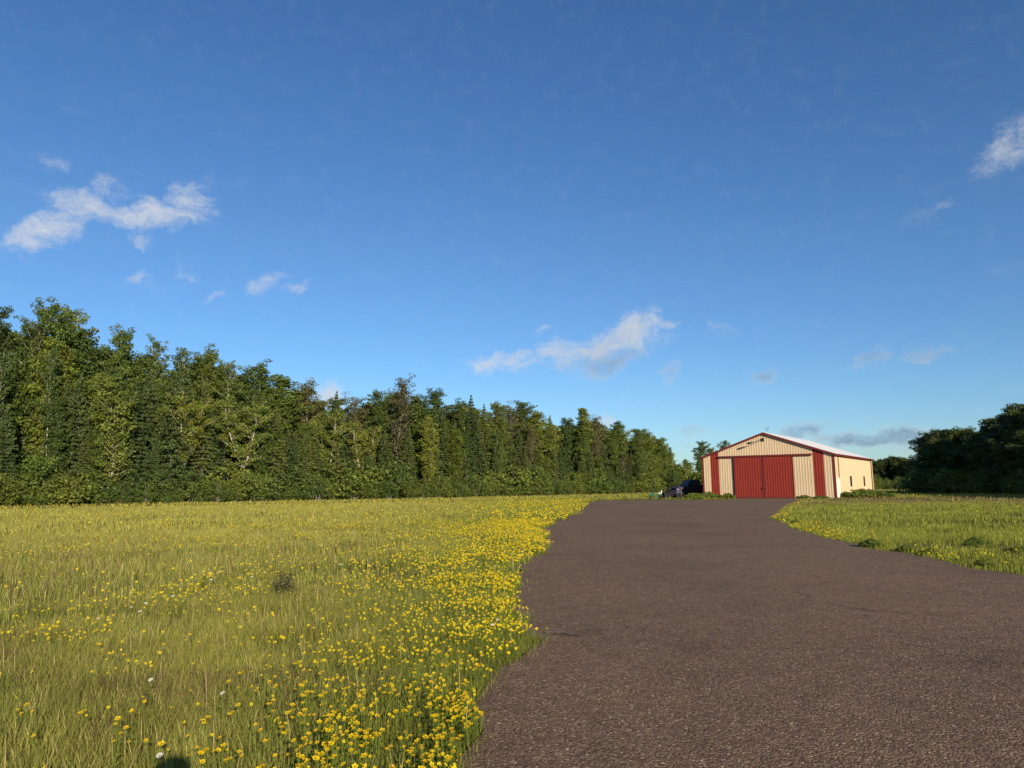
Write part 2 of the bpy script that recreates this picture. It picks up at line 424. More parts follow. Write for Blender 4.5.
for cnt, r0, r1, rad in ((80000, 3, 12, .0135), (230000, 12, 32, .018), (150000, 32, 95, .038)):
    x, y = sector(cnt, r0, r1, -46, 40)
    k = ~inside(x, y); x, y = x[k], y[k]
    e = edge_fast(x, y); rt_side = side_right(x, y)
    p = flower_prob(x, y, e)
    p = np.where(rt_side, np.exp(-(e / .8) ** 1.3) * .22 * np.clip((fbm(x, y, .5, 8) - .4) * 5, 0, 1) + .004, p)
    p = np.where(y > 80, .02, p)
    k = rng.random(len(x)) < p; x, y, e = x[k], y[k], e[k]
    n = len(x); hh = rng.uniform(.16, .30, n) * np.clip(.5 + e, 0, 1)
    hh = np.where(side_right(x, y), hh * .6, hh)
    x1 = x + rng.normal(0, .03, n); y1 = y + rng.normal(0, .03, n)
    col = np.where((rng.random(n) < .15)[:, None], ORG, YEL)
    rr = rad * rng.uniform(.7, 1.35, n)
    if r0 < 12:
        # the largest-showing ones become objects of their own
        # must lie inside the frame
        pr = []
        for i in range(n):
            v = Vector((x1[i], y1[i], hh[i] - EYE)); dz = v.dot(fwd)
            u, w_ = W / 2 + F * v.dot(rt) / dz, H_ / 2 - F * v.dot(up) / dz
            pr.append(dz if 4 < u < 560 and w_ < 764 else 999)
        order = np.argsort(np.array(pr) / rr)[:270]
        near_list = [(x[i], y[i], hh[i], rr[i]) for i in order if pr[i] < 900]
        m = np.ones(n, bool); m[order] = False
        x, y, x1, y1, hh, rr, col = x[m], y[m], x1[m], y1[m], hh[m], rr[m], col[m]; n = len(x)
    fl_acc.add(*stems(x, y, x1, y1, hh, np.full(n, .0015) * (r1 / 12) ** .5)); 
    fl_acc.add(*heads(x1, y1, hh, rr, col, npet=5 if r0 < 12 else 4))
fo = fl_acc.build('yellow_wildflowers', M['flower'])
tag(fo, 'small yellow wildflowers massed along the asphalt edge and through the meadow', 'wildflowers', kind='stuff')

def flower_proto(name, heads_n, col, rad, label, cat, group, npet):
    root = empty(name, (0, 0, 0), label=label, cat=cat, group=group)
    st = MB(); hp = []
    for i in range(heads_n):
        a = rnd.uniform(0, 6.28); d = 0 if heads_n == 1 else rnd.uniform(.02, .06)
        h = rnd.uniform(.26, .31); tip = Vector((math.cos(a) * d, math.sin(a) * d, h)); hp.append(tip)
        st.tube([(0, 0, 0), (tip.x * .3, tip.y * .3, h * .5), tuple(tip)], [.0022, .0018, .0014], n=5)
        for j in range(3):
            hz = h * (.25 + .2 * j); b = rnd.uniform(0, 6.28); L = .035
            v = len(st.v); c, s_ = math.cos(b), math.sin(b)
            bx, by = tip.x * .3 * hz / h, tip.y * .3 * hz / h
            st.v += [(bx, by, hz), (bx + c * L * .5 - s_ * .007, by + s_ * L * .5 + c * .007, hz + .015), (bx + c * L, by + s_ * L, hz + .018), (bx + c * L * .5 + s_ * .007, by + s_ * L * .5 - c * .007, hz + .015)]
            st.f.append((v, v + 1, v + 2, v + 3))
    st.build('stem', M['stem'], root)
    for tip in hp:
        a1 = Acc(); V, q, _, C = heads(np.array([tip.x]), np.array([tip.y]), np.array([tip.z]), np.array([rad * rnd.uniform(.8, 1.15)]), col, npet, .3, .35)
        a1.add(V, q, None, C)
        if npet > 6:
            V, q, _, C = heads(np.array([tip.x]), np.array([tip.y]), np.array([tip.z + .003]), np.array([rad * .38]), YEL, 6, .1, .1); a1.add(V, q, None, C)
        else:
            V, q, _, C = heads(np.array([tip.x]), np.array([tip.y]), np.array([tip.z + .002]), np.array([rad * .6]), ORG, 5, .9, .2); a1.add(V, q, None, C)
        a1.build('flower_head', M['flower'], root)
    return root
M['stem'] = simple('green stems', (.13, .17, .025), .8, spec=.1)
gy = 'yellow wildflowers in the near meadow'
ly = 'small yellow wildflower on a thin green stem among the meadow grass nearest the viewer'
protos = [flower_proto('yellow_wildflower', k, YEL, .0150, ly, 'wildflower', gy, 5) for k in (1, 1, 2, 3)]
for i, (x, y, h, r) in enumerate(near_list):
    p = protos[i % 4]; sc = (h / .29) if h > .12 else .5; sc = max(sc, .55)
    if i < 4: o = p; o.location = (x, y, 0); o.rotation_euler.z = rnd.uniform(-.6, .6); o.scale = (1.1, 1.1, sc)
    else: o = copy_tree(p, (x, y, 0), rnd.uniform(-.9, .9), (rnd.uniform(.9, 1.3),) * 2 + (sc,))
# white daisies, each seen in the photograph
gd = 'white daisies in the meadow'
dz_px = [(146, 601), (132, 605), (140, 609), (173, 594), (99, 616), (151, 676), (223, 689), (160, 750), (268, 546), (220, 570), (252, 575), (493, 622), (498, 617), (322, 545), (211, 578), (340, 563), (385, 548), (52, 561)]
dp = flower_proto('white_daisy', 1, WHT, .016, 'small white daisy standing among the meadow grass', 'daisy', gd, 11)
for i, (px, py) in enumerate(dz_px):
    g = ground(px, py, .30); s = 1 + .02 * g.y
    o = dp if i == 0 else copy_tree(dp, (0, 0, 0), rnd.uniform(-.7, .7), (1, 1, 1))
    o.location = (g.x, g.y, 0); o.scale = (s, s, 1.02)

# ------------------------------------------------------------------ leafy things
def tri_tube_np(acc, pts, rads, n=6):
    acc.tube(pts, rads, n)
def leaf_quads(cent, size, up_bias=.4, out=None, aspect=.7):
    n = len(cent)
    nz = rng.normal(0, 1, (n, 3)); nz[:, 2] += up_bias
    if out is not None: nz += out * .6
    nz /= np.linalg.norm(nz, axis=1)[:, None] + 1e-6
    t = rng.normal(0, 1, (n, 3)); a = np.cross(nz, t); a /= np.linalg.norm(a, axis=1)[:, None] + 1e-6; b = np.cross(nz, a)
    s = (size * rng.uniform(.6, 1.3, n))[:, None]
    V = np.stack([cent - a * s, cent - b * s * aspect, cent + a * s, cent + b * s * aspect], 1).reshape(-1, 3)
    return V, np.arange(n)[:, None] * 4 + np.arange(4)[None]
def clumps_to_mesh(name, centres, radii, per, leaf, flat=.7, hue=.22, up_bias=.5):
    V = []; Q = []; C = []; n0 = 0
    for c, r in zip(centres, radii):
        n = max(6, int(per * (r / .6) ** 2))
        d = rng.normal(0, 1, (n, 3)); d /= np.linalg.norm(d, axis=1)[:, None]
        rr = r * rng.uniform(.25, 1.0, n) ** .6
        p = np.array(c) + d * rr[:, None] * np.array((1, 1, flat))
        v, q = leaf_quads(p, leaf, up_bias, d)
        k = rng.uniform(1 - hue, 1 + hue); kk = np.array((k * rng.uniform(.9, 1.15), k, k * rng.uniform(.85, 1.1)))
        lc = kk[None] * rng.uniform(.75, 1.25, (n, 1)); V.append(v); Q.append(q + n0); C.append(np.repeat(lc, 4, 0)); n0 += len(v)
    return np_mesh(name, np.concatenate(V), [np.concatenate(Q)], np.concatenate(C))
def broadleaf(seed, name, H, cb, cr, nlimb, per, leaf, tr, barkm, leafm, fork=0, prof='oval', clump=.62, sparse=1.0, rise=.6, wander=.25):
    r = random.Random(seed); root = empty(name, (0, 0, 0)); w = MB(); cen = []; rad = []
    mains = []
    base = [Vector((0, 0, -.1))]; n = 9
    if fork:
        fh = H * fork; base = [Vector((0, 0, -.1)), Vector((.05, 0, fh * .5)), Vector((.1, .05, fh))]
        w.tube(base, [tr * 1.25, tr * 1.05, tr], 8)
        for k in range(3):
            a = k * 2.2 + r.uniform(-.3, .3) + .2; p = base[-1].copy(); path = [p.copy()]; m = 7
            for j in range(m):
                s = (H * (1 - .08 * k) - fh) / m
                sp = .42 * (1 - j / m) + .05
                p = p + Vector((math.cos(a) * sp * s + r.gauss(0, .05), math.sin(a) * sp * s * .8, s)); path.append(p.copy())
            mains.append((path, [tr * .75 * (1 - .9 * j / m) + .02 for j in range(m + 1)]))
    else:
        p = base[0]; path = [p.copy()]
        for j in range(n):
            p = p + Vector((r.gauss(0, wander * .6), r.gauss(0, wander * .6), (H * .97 + .1) / n)); path.append(p.copy())
        mains.append((path, [tr * (1.25 if j == 0 else 1) * (1 - .93 * j / n) + .015 for j in range(n + 1)]))
    for path, rr in mains: w.tube(path, rr, 8)
    def pos(path, z):
        for a, b in zip(path, path[1:]):
            if a.z <= z <= b.z: return a.lerp(b, (z - a.z) / (b.z - a.z + 1e-6))
        return path[-1]
    def profile(t):
        if prof == 'oval': return math.sin(math.pi * min(1, max(0, t * .88 + .08))) ** .7
        if prof == 'cone': return (1 - t) * .95 + .12
        if prof == 'round': return max(.25, math.sqrt(max(0, 1 - (2 * t - .85) ** 2 / 1.4)))
        if prof == 'top': return .35 + .65 * math.sin(math.pi * min(1, t * .8 + .12))
    for i in range(nlimb):
        t = (i + r.random()) / nlimb; z = H * (cb + (.97 - cb) * t)
        path, _ = mains[i % len(mains)]; z = max(z, path[0].z + .1)
        p0 = pos(path, z); a = i * 2.399 + r.uniform(-.5, .5); L = cr * profile(t) * r.uniform(.55, 1.2)
        el = rise * r.uniform(.5, 1.3)
        d = Vector((math.cos(a) * math.cos(el), math.sin(a) * math.cos(el), math.sin(el)))
        p1 = p0 + d * L * .55 + Vector((0, 0, r.uniform(-.1, .15) * L)); p2 = p0 + d * L + Vector((r.gauss(0, .15), r.gauss(0, .15), .12 * L))
        w.tube([p0, p1, p2], [tr * .30 * (1 - t * .6) + .01, tr * .17 * (1 - t * .5) + .008, .008], 5)
        nc = max(2, int(L / (clump * .75)) + 1)
        for j in range(nc):
            if r.random() > sparse: continue
            s = (j + 1) / nc; q = p0.lerp(p2, s ** .8) + Vector((r.gauss(0, .3), r.gauss(0, .3), r.gauss(0, .22))) * clump * 1.3
            cen.append(tuple(q)); rad.append(clump * r.uniform(.6, 1.25))
    for path, _ in mains:
        for k in range(3): cen.append(tuple(path[-1] + Vector((r.gauss(0, .15), r.gauss(0, .15), -.4 * k)))); rad.append(clump * r.uniform(.5, .9))
    w.build('trunk', barkm, root, smooth=True)
    link('crown', clumps_to_mesh('crown', cen, rad, per, leaf), root, leafm)
    root['H'] = H
    return root
def conifer(seed, name, H, cr, whorls, leafm, droop=.25, cb=.04, dens=1.0, leaf=.11):
    r = random.Random(seed); root = empty(name, (0, 0, 0)); w = MB()
    w.tube([(0, 0, -.1), (r.gauss(0, .05), 0, H * .5), (0, 0, H)], [.16, .09, .012], 7)
    V = []; Q = []; C = []; n0 = 0
    for i in range(whorls):
        t = i / (whorls - 1); z = H * (cb + (1 - cb) * t ** .95) ; Lm = cr * (1 - t) ** .85 + .10
        nb = r.randint(5, 8) if t < .95 else 3
        for k in range(nb):
            a = 2 * math.pi * k / nb + r.uniform(-.35, .35); L = Lm * r.uniform(.65, 1.15)
            p0 = np.array((0, 0, z)); dr = np.array((math.cos(a), math.sin(a), 0))
            tipz = -droop * L + .12 * L * t * 4
            w.tube([tuple(p0), tuple(p0 + dr * L * .95 + np.array((0, 0, tipz * .9)))], [.02, .006], 4, cap=False)
            n = int(55 * dens * L * (1.1)) + 6
            s = rng.uniform(.08, 1, n) ** .7; side = rng.normal(0, .16, n) * L * (1.1 - s) ; perp = np.array((-dr[1], dr[0], 0))
            p = p0 + dr * (s * L)[:, None] + perp * side[:, None]; p[:, 2] += tipz * s ** 1.3 + rng.normal(-.05, .07, n)
            v, q = leaf_quads(p, leaf, .9, None, .45)
            k_ = rng.uniform(.78, 1.22); V.append(v); Q.append(q + n0); n0 += len(v)
            C.append(np.repeat(np.tile(np.array((k_, k_, k_)), (n, 1)) * rng.uniform(.75, 1.25, (n, 1)), 4, 0))
    w.build('trunk', M['brown_bark'], root)
    link('crown', np_mesh('crown', np.concatenate(V), [np.concatenate(Q)], np.concatenate(C)), root, leafm)
    root['H'] = H
    return root
def shrub(seed, name, Hs, Rs, n, per, leaf, leafm, clump=.5):
    r = random.Random(seed); root = empty(name, (0, 0, 0)); w = MB(); cen = []; rad = []
    for i in range(n):
        a = r.uniform(0, 6.28); d = math.sqrt(r.random()) * Rs; hz = Hs * (1 - (d / Rs) ** 2 * .55) * r.uniform(.15, 1.0)
        q = Vector((math.cos(a) * d, math.sin(a) * d, max(.12 * Hs / 3, hz))); cen.append(tuple(q)); rad.append(clump * r.uniform(.6, 1.3))
        if i % 6 == 0: w.tube([(q.x * .25, q.y * .25, -.05), (q.x * .5, q.y * .5, q.z * .55), tuple(q)], [.008 * Hs, .005 * Hs, .002 * Hs], 5)
    w.build('stem', M['grey_bark' if Hs > 1 else 'stem'], root)
    link('foliage', clumps_to_mesh('foliage', cen, rad, per, leaf, .85), root, leafm)
    root['H'] = Hs
    return root
P = {}
P['aspen'] = [broadleaf(s, 'aspen_tree', h, cb, cr, nl, 62, .105, .15, M['grey_bark'], M['aspen_leaf'], prof='top', clump=.48, sparse=.9, rise=.95)
              for s, h, cb, cr, nl in ((1, 19, .28, 3.0, 74), (2, 18, .36, 2.6, 60), (3, 17, .22, 2.7, 70))]
P['thin'] = [broadleaf(7, 'aspen_tree', 18, .50, 1.9, 44, 50, .10, .11, M['white_bark'], M['aspen_leaf'], prof='top', clump=.42, sparse=.8, rise=.95)]
P['leafy'] = [broadleaf(s, 'poplar_tree', h, .10, cr, nl, 62, .11, .11, M['grey_bark'], M['aspen_leaf'], prof='oval', clump=.5, rise=.95) for s, h, cr, nl in ((11, 14, 2.3, 84), (12, 13, 2.0, 78), (13, 15, 1.9, 84))]
P['birch'] = [broadleaf(21, 'birch_tree', 12.5, .34, 2.6, 70, 52, .10, .10, M['white_bark'], M['birch_leaf'], fork=.33, prof='round', clump=.46, sparse=.9, rise=.7),
              broadleaf(22, 'birch_tree', 12, .14, 2.1, 72, 55, .10, .075, M['white_bark'], M['birch_leaf'], prof='oval', clump=.46, rise=.85)]
P['spruce'] = [conifer(31, 'spruce_tree', 14, 1.9, 34, M['needle']), conifer(32, 'spruce_tree', 12, 2.3, 30, M['needle'], .32)]
P['fir'] = [conifer(33, 'fir_tree', 11, 2.2, 30, M['needle'], .1, dens=1.3)]
P['dying'] = [broadleaf(41, 'thin_crowned_tree', 15, .30, 2.0, 58, 40, .09, .12, M['grey_bark'], M['rust_leaf'], prof='top', clump=.45, sparse=.85, rise=.9)]
P['maple'] = [broadleaf(s, 'maple_tree', 11, .06, cr, 60, 66, .12, .15, M['brown_bark'], M['dark_leaf'], prof='round', clump=.75, rise=.5) for s, cr in ((51, 3.4), (52, 3.0))]
P['shrub'] = [shrub(s, 'alder_shrub', hh, rr, nn, 60, .095, M['shrub_leaf']) for s, hh, rr, nn in ((61, 3.6, 2.2, 85), (62, 4.4, 2.0, 90), (63, 2.6, 1.9, 60))]
first = {}
def place(kind, loc, height, wide=1.0, label=None, cat='tree', group=None):
    var = P[kind][rnd.randrange(len(P[kind]))]
    s = height * (.965 if kind in ('aspen', 'thin', 'leafy', 'birch', 'dying', 'maple') else 1) / var['H']; w = s * wide
    w = max(w, .82 if kind in ('leafy', 'aspen', 'birch', 'dying') else .55)
    sc = (w * rnd.uniform(.9, 1.1), w * rnd.uniform(.9, 1.1), s)
    if var.name not in first:
        o = var; first[var.name] = 1; o.location = loc; o.rotation_euler = (0, 0, rnd.uniform(0, 6.28)); o.scale = sc
    else: o = copy_tree(var, loc, rnd.uniform(0, 6.28), sc)
    tag(o, label, cat, group)
    return o
def interp(tbl, x):
    return float(np.interp(x, [a for a, b in tbl], [b for a, b in tbl]))
DEP = [(-140, 66), (0, 77), (200, 90), (400, 106), (530, 128), (620, 150), (660, 168), (720, 215)]
SKY = [(-140, 312), (-40, 308), (10, 306), (30, 325), (53, 300), (72, 309), (89, 330), (108, 345), (126, 326), (143, 348), (160, 334), (183, 343), (198, 358), (210, 350), (230, 355), (245, 372), (261, 364), (281, 375), (295, 384), (306, 379), (325, 400), (337, 393), (358, 395), (377, 392), (400, 378), (415, 395), (436, 389), (448, 404), (460, 402), (471, 398), (484, 405), (497, 403), (510, 404), (521, 403), (535, 411), (550, 416), (564, 418), (582, 407), (595, 416), (606, 424), (616, 422), (637, 428), (648, 427), (661, 437), (671, 451), (680, 458), (700, 462)]
NM = {'aspen': 'aspen', 'thin': 'pale-trunked aspen', 'leafy': 'poplar', 'birch': 'birch', 'spruce': 'dark spruce', 'fir': 'dark fir', 'dying': 'thin brownish tree', 'maple': 'maple'}
LM = [(-60, 'beyond the left edge of the photo'), (3, 'at the left edge of the photo'), (53, 'the tallest aspen'), (115, 'the forked white birch'), (160, 'the narrow gappy aspen top'), (230, 'the bare pale upper trunk'), (281, 'the rounded poplar top'), (306, 'the isolated grey green crown'), (337, 'the pointed conifer'), (400, 'the tall reddish tree'),
      (436, 'the airy aspen crown'), (471, 'the slender spruce spire'), (520, 'the middle of the forest skyline dip'), (582, 'the broad peaked crown'), (649, 'the pale birch crown'), (672, 'the right end of the forest')]
LM[12] = (530, 'the dip between spire and broad peak')
def zone(px):
    a, n = min(LM, key=lambda t: abs(t[0] - px)); d = px - a
    if a < 10: return n
    return ('below ' if abs(d) < 9 else 'left of ' if d < 0 else 'right of ') + n
used_labels = {}
def forest(kind, px, ytop, dd, wide=1.0, label=None, row='skyline'):
    D = interp(DEP, px) + dd; t = at(px, ytop, D)
    if label is None:
        label = {'skyline': 'tall %s on the skyline %s', 'mid': '%s in the front tree wall %s', 'back': '%s half hidden behind others %s'}[row] % (NM[kind], zone(px))
    return place(kind, (t.x, t.y, 0), t.z, wide, label, 'tree', label if False else 'trees of the forest edge beyond the meadow')
# skyline individuals named after what stands out
SP = [('aspen', 10, 306, 9, 'tall aspen cut by the left edge of the photo'), ('aspen', 53, 300, 8, 'tallest aspen of the forest with its rounded tufted top'), ('aspen', 72, 309, 11, 'tall aspen just right of the tallest one'),
      ('thin', 37, 312, 6, 'aspen with long white trunk left of the tallest crown'), ('aspen', 126, 326, 8, 'separate tall aspen with clear sky on both sides of its top'), ('thin', 160, 333, 9, 'narrow aspen top with gaps of sky through it'),
      ('thin', 183, 342, 9, 'second narrow ragged aspen top'), ('aspen', 210, 349, 9, 'broad aspen top rising left of the pale trunked one'), ('thin', 230, 355, 5, 'aspen with bare pale upper trunk showing below its tuft'),
      ('aspen', 261, 363, 8, 'loose aspen crown right of the bare pale trunk'), ('leafy', 281, 374, 8, None), ('dying', 306, 378, 8, 'isolated grey green crown left of the low gap in the skyline'),
      ('spruce', 337, 392, 7, 'pointed conifer right of the low gap in the skyline'), ('dying', 358, 395, 8, None), ('aspen', 377, 391, 8, None), ('dying', 400, 377, 6, 'tall sparse reddish tree topping the middle of the forest'),
      ('aspen', 436, 388, 7, 'airy aspen crown right of the tall reddish tree'), ('leafy', 420, 394, 7, None), ('aspen', 460, 401, 7, None), ('spruce', 471, 396, 5, 'slender spruce spire poking above its neighbours'),
      ('spruce', 484, 405, 5, None), ('aspen', 497, 403, 7, None), ('dying', 510, 404, 7, None), ('aspen', 521, 402, 8, None), ('leafy', 535, 410, 6, None), ('spruce', 550, 416, 5, None), ('aspen', 564, 417, 7, None),
      ('leafy', 582, 406, 6, 'broad peaked crown standing highest in the right half'), ('dying', 595, 415, 6, 'brownish crown on the right shoulder of the broad peak'), ('leafy', 616, 421, 6, None), ('leafy', 637, 427, 4, 'fresh green crown near the low right end of the forest'),
      ('birch', 649, 427, 4, 'pale green birch crown at the low right end of the forest'), ('leafy', 661, 437, 3, 'last rounded crown sloping down at the right end'), ('leafy', 670, 450, 2, None), ('leafy', 245, 371, 9, None), ('leafy', 108, 344, 9, None), ('leafy', 90, 330, 9, None), ('leafy', 143, 350, 9, None), ('leafy', 320, 398, 9, None)]
for k, px, yt, dd, lb in SP: forest(k, px, yt, dd, rnd.uniform(.9, 1.15) * (1.3 if px > 270 and k not in ('spruce',) else 1), lb)
# birches and pale trunks standing in front
forest('birch', 115, 372, 1.0, 1.2, 'light green birch with forked white trunk in front of the taller aspens')
forest('birch', 248, 400, 1.5, 1.1, 'light green birch standing in front left of the middle')
forest('birch', 188, 392, 3.0, 1.0, 'mid-height birch between the forked birch and the pale bare trunk')
forest('birch', 330, 412, 2.5, 1.0, 'slim birch in front under the low gap of the skyline')
forest('birch', 425, 415, 1.5, 1.0, 'birch with leaning white stem below the airy aspen crown')
forest('thin', 55, 345, 2.5, .9, 'aspen with slim white trunk beside the long white trunk')
forest('thin', 3, 345, 3, 1.0, 'aspen with white trunk touching the left edge of the photo')
# mid row
kinds = ['leafy', 'spruce', 'birch', 'spruce', 'fir', 'spruce', 'aspen', 'dying', 'leafy', 'spruce']
px = -120.0; i = 0
while px < 668:
    top = interp(SKY, px); base = 494
    yt = top + (base - top) * rnd.uniform(.16, .42)
    k = kinds[(i * 7 + rnd.randrange(3)) % 10] if px < 640 else 'leafy'
    if k in ('dying',) and px < 300: k = 'leafy'
    forest(k, px, yt, rnd.uniform(2, 7), 1.0 if px < 330 else 1.2, None, 'mid')
    if rnd.random() < .45: forest(rnd.choice(['spruce', 'fir', 'leafy']), px + 6, top + (base - top) * rnd.uniform(.45, .62), rnd.uniform(1, 2.5), 1.0, None, 'mid')
    px += 8.2 * 100 / interp(DEP, px) * rnd.uniform(.8, 1.2) * 1.55; i += 1
# back rows
for dd, f0 in ((12, .04), (17, .07), (23, .12)):
    px = -130.0
    while px < 672:
        top = interp(SKY, px); yt = top + (494 - top) * rnd.uniform(f0, f0 + .14)
        forest(rnd.choice(['leafy', 'aspen', 'birch', 'leafy', 'spruce']), px, yt, dd + rnd.uniform(-2, 2), 1.5, None, 'back')
        px += 17 * 100 / interp(DEP, px) * rnd.uniform(.8, 1.2)
# thicket at the foot of the forest
px = -120.0
while px < 690:
    D = interp(DEP, px)
    for dd, hh in ((0, 3.2), (2.6, 4.6)):
        t = at(px + rnd.uniform(-4, 4), 480, D + dd + rnd.uniform(-.8, .8))
        place('shrub', (t.x, t.y, 0), hh * rnd.uniform(.55, 1.3), 1.15, 'leafy alder shrub at the forest foot %s' % zone(px), 'shrub', 'alder shrubs along the foot of the forest')
    px += 2.6 / D * 738 * rnd.uniform(.85, 1.15)
# trees behind the hangar
gb = 'thin trees seen past the left side of the hangar'
for k, px, yt, D, lb in (('aspen', 697, 441, 190, 'airy tree with open crown left of the hangar roof'), ('aspen', 711, 447, 195, 'thin tree just left of the hangar corner'), ('aspen', 726, 440, 200, 'tree top showing over the left roof slope'), ('leafy', 686, 459, 185, 'low green tree behind the pickup'),
                     ('leafy', 700, 462, 180, 'low green tree against the hangar corner'), ('leafy', 716, 458, 190, 'low tree hidden behind the hangar corner'), ('leafy', 678, 464, 178, 'low green tree at the end of the forest'), ('leafy', 735, 452, 200, 'tree behind the left roof slope')):
    t = at(px, yt, D); place(k, (t.x, t.y, 0), t.z, 1.45, lb, 'tree', gb)
for px in [p_ + q_ for p_ in range(672, 742, 6) for q_ in (0, 2)]:
    t = at(px, 480, 168 + rnd.uniform(0, 16)); place('shrub', (t.x, t.y, 0), rnd.uniform(4.5, 7.5), 1.2, 'alder shrub in the thicket behind the pickup', 'shrub', 'alder shrubs behind the pickup')
# right hand forest, dark
gr = 'dark trees on the right side'
for px, yt, D, lb in ((880, 459, 235, None), (888, 458, 240, None), (896, 457, 235, None), (904, 458, 230, None), (911, 459, 225, None), (872, 460, 240, None),
                  (925, 436, 132, 'leftmost rounded dark crown on the right side'), (938, 429, 128, 'broad dark crown second from the left on the right side'), (952, 428, 126, 'dark tree with ragged top in the middle of the right group'),
                  (966, 428, 124, 'dark tree next to the ragged topped one'), (981, 431, 120, 'lowest dark crown in the dip of the right group'), (993, 419, 112, 'tall dark tree near the right edge'), (1006, 414, 108, 'higher dark tree second from the right edge'), (1022, 404, 104, 'highest dark tree cut by the right edge of the photo'),
                  (945, 440, 120, None), (974, 440, 116, None), (1000, 432, 104, None), (1016, 430, 100, None), (930, 448, 124, None), (960, 446, 114, None), (988, 444, 108, None), (1040, 405, 100, None), (1060, 400, 98, None), (1030, 430, 96, None)):
    t = at(px, yt, D)
    lb = lb or ('distant tree of the low dark row right of the hangar' if D > 200 else 'dark tree in the lower front of the right group')
    place('maple', (t.x, t.y, 0), t.z, 1.25 if D < 200 else 1.1, lb, 'tree', gr)
for px in range(868, 1050, 6):
    D = 215 if px < 915 else 122 - (px - 915) * .22
    t = at(px, 480, D); place('shrub', (t.x, t.y, 0), rnd.uniform(2.6, 4.4), 1.2, 'dark low shrub under the right hand trees' if px >= 915 else 'dark low shrub under the distant row right of the hangar', 'shrub', 'shrubs under the right trees')
# the same wood going on outside the frame, whose shade falls on the right group
for (x, y, h) in [(67, 62, 12), (71, 66, 13), (64, 56, 11), (72, 73, 13), (62, 50, 10), (76, 88, 15), (84, 80, 17), (80, 70, 16), (88, 66, 18), (92, 78, 18), (100, 70, 18), (86, 94, 16), (96, 90, 17), (108, 82, 18), (104, 96, 17), (78, 98, 13), (92, 104, 15), (84, 60, 16), (94, 56, 18), (116, 92, 18), (90, 112, 15), (104, 110, 16), (118, 76, 18), (80, 78, 15), (72, 80, 12)]:
    place('maple', (x + rnd.uniform(-1, 1), y + rnd.uniform(-1, 1), 0), h, 1.2, 'dark tree of the wood beyond the right edge of the photo', 'tree', 'trees beyond the right edge')

# low weeds
M['weed_leaf'] = leaf_mat('weed leaves', (.17, .215, .035), objvar=.2)
P['weed'] = [shrub(71, 'leafy_weed', .9, .9, 110, 900, .045, M['weed_leaf'], .17)]
def weed(px, py, D, h, wide, label, group=None):
    t = at(px, 490, D) if D else ground(px, py)
    return place('weed', (t.x, t.y, 0), h, wide, label, 'weed', group)
weed(858, 0, 84.5, 1.05, 1.6, 'low green weed mound against the cream side wall'); weed(867, 0, 86, 1.1, 1.7, 'spreading weed mound below the second side window'); weed(880, 0, 86, .8, 2.0, 'low weed patch beyond the rear corner of the hangar')
weed(707, 0, 89.5, .9, 1.2, 'weeds at the left front corner of the hangar', 'weeds along the hangar front'); weed(716, 0, 88.8, .6, 1.4, 'weeds below the left red stripe', 'weeds along the hangar front'); weed(727, 0, 88, .7, 1.3, 'weeds below the left cream panel', 'weeds along the hangar front'); weed(803, 0, 83.4, .45, 1.6, 'weeds below the right cream panel', 'weeds along the hangar front')
weed(820, 0, 82, .4, 1.8, 'weeds below the right red stripe', 'weeds along the hangar front'); weed(694, 0, 88.5, .7, 1.6, 'weeds in front of the pickup bed', 'weeds along the hangar front')
ge = 'leafy weeds along the right asphalt edge'
for px, py, h, wd, lb in ((795, 524, .2, 1.3, 'weed tuft at the left tip of the right lawn'), (870, 548, .28, 1.2, 'weed clump on the asphalt edge with yellow flowers'), (930, 556, .2, 1.5, 'weed clump on the asphalt edge right of the middle'), (978, 547, .3, 1.3, 'dark green weed clump set back in the lawn near the right'), (1018, 556, .25, 1.4, 'dark weed clump at the right edge of the photo'), (985, 568, .2, 1.2, 'low weed on the edge below the set back clump'), (905, 553, .22, 1.1, 'small weed on the asphalt edge')):
    o = weed(px, py, 0, h, .8, lb, ge); o.scale = (h * wd * .8, h * wd * .8, h)
P['dock'] = [shrub(72, 'brown_weed', .42, .15, 70, 1400, .013, M['rust_leaf'], .08)]
g = ground(283, 600); place('dock', (g.x, g.y, 0), .46, 1.0, 'dark brown seedy weed standing alone in the meadow', 'weed')

# ------------------------------------------------------------------ hangar
CREAM = simple('cream metal siding', (.62, .475, .30), .6, 0, .6, .05, spec=.2)
RED = simple('barn red metal siding', (.24, .032, .022), .6, 0, .8, .08, spec=.15)
TRIM = simple('red trim', (.15, .022, .018), .5, 0, 2, .1)
WHITE = simple('white painted metal', (.82, .82, .80), .4, 0, 2, .03)
ROOFM = simple('white metal roof', (.62, .62, .63), .4, 0, .8, .04)
DARK = simple('dark steel', (.03, .03, .032), .45, .3)
GLASS = simple('dark glass', (.02, .02, .035), .1, 0, 3, .1, spec=.6)
CONC = simple('concrete footing', (.30, .28, .25), .9, 0, 4, .2)
bld = empty('hangar', tuple(front_right), 0, label='cream metal hangar with red sliding doors, red stripes and white roof', cat='hangar')
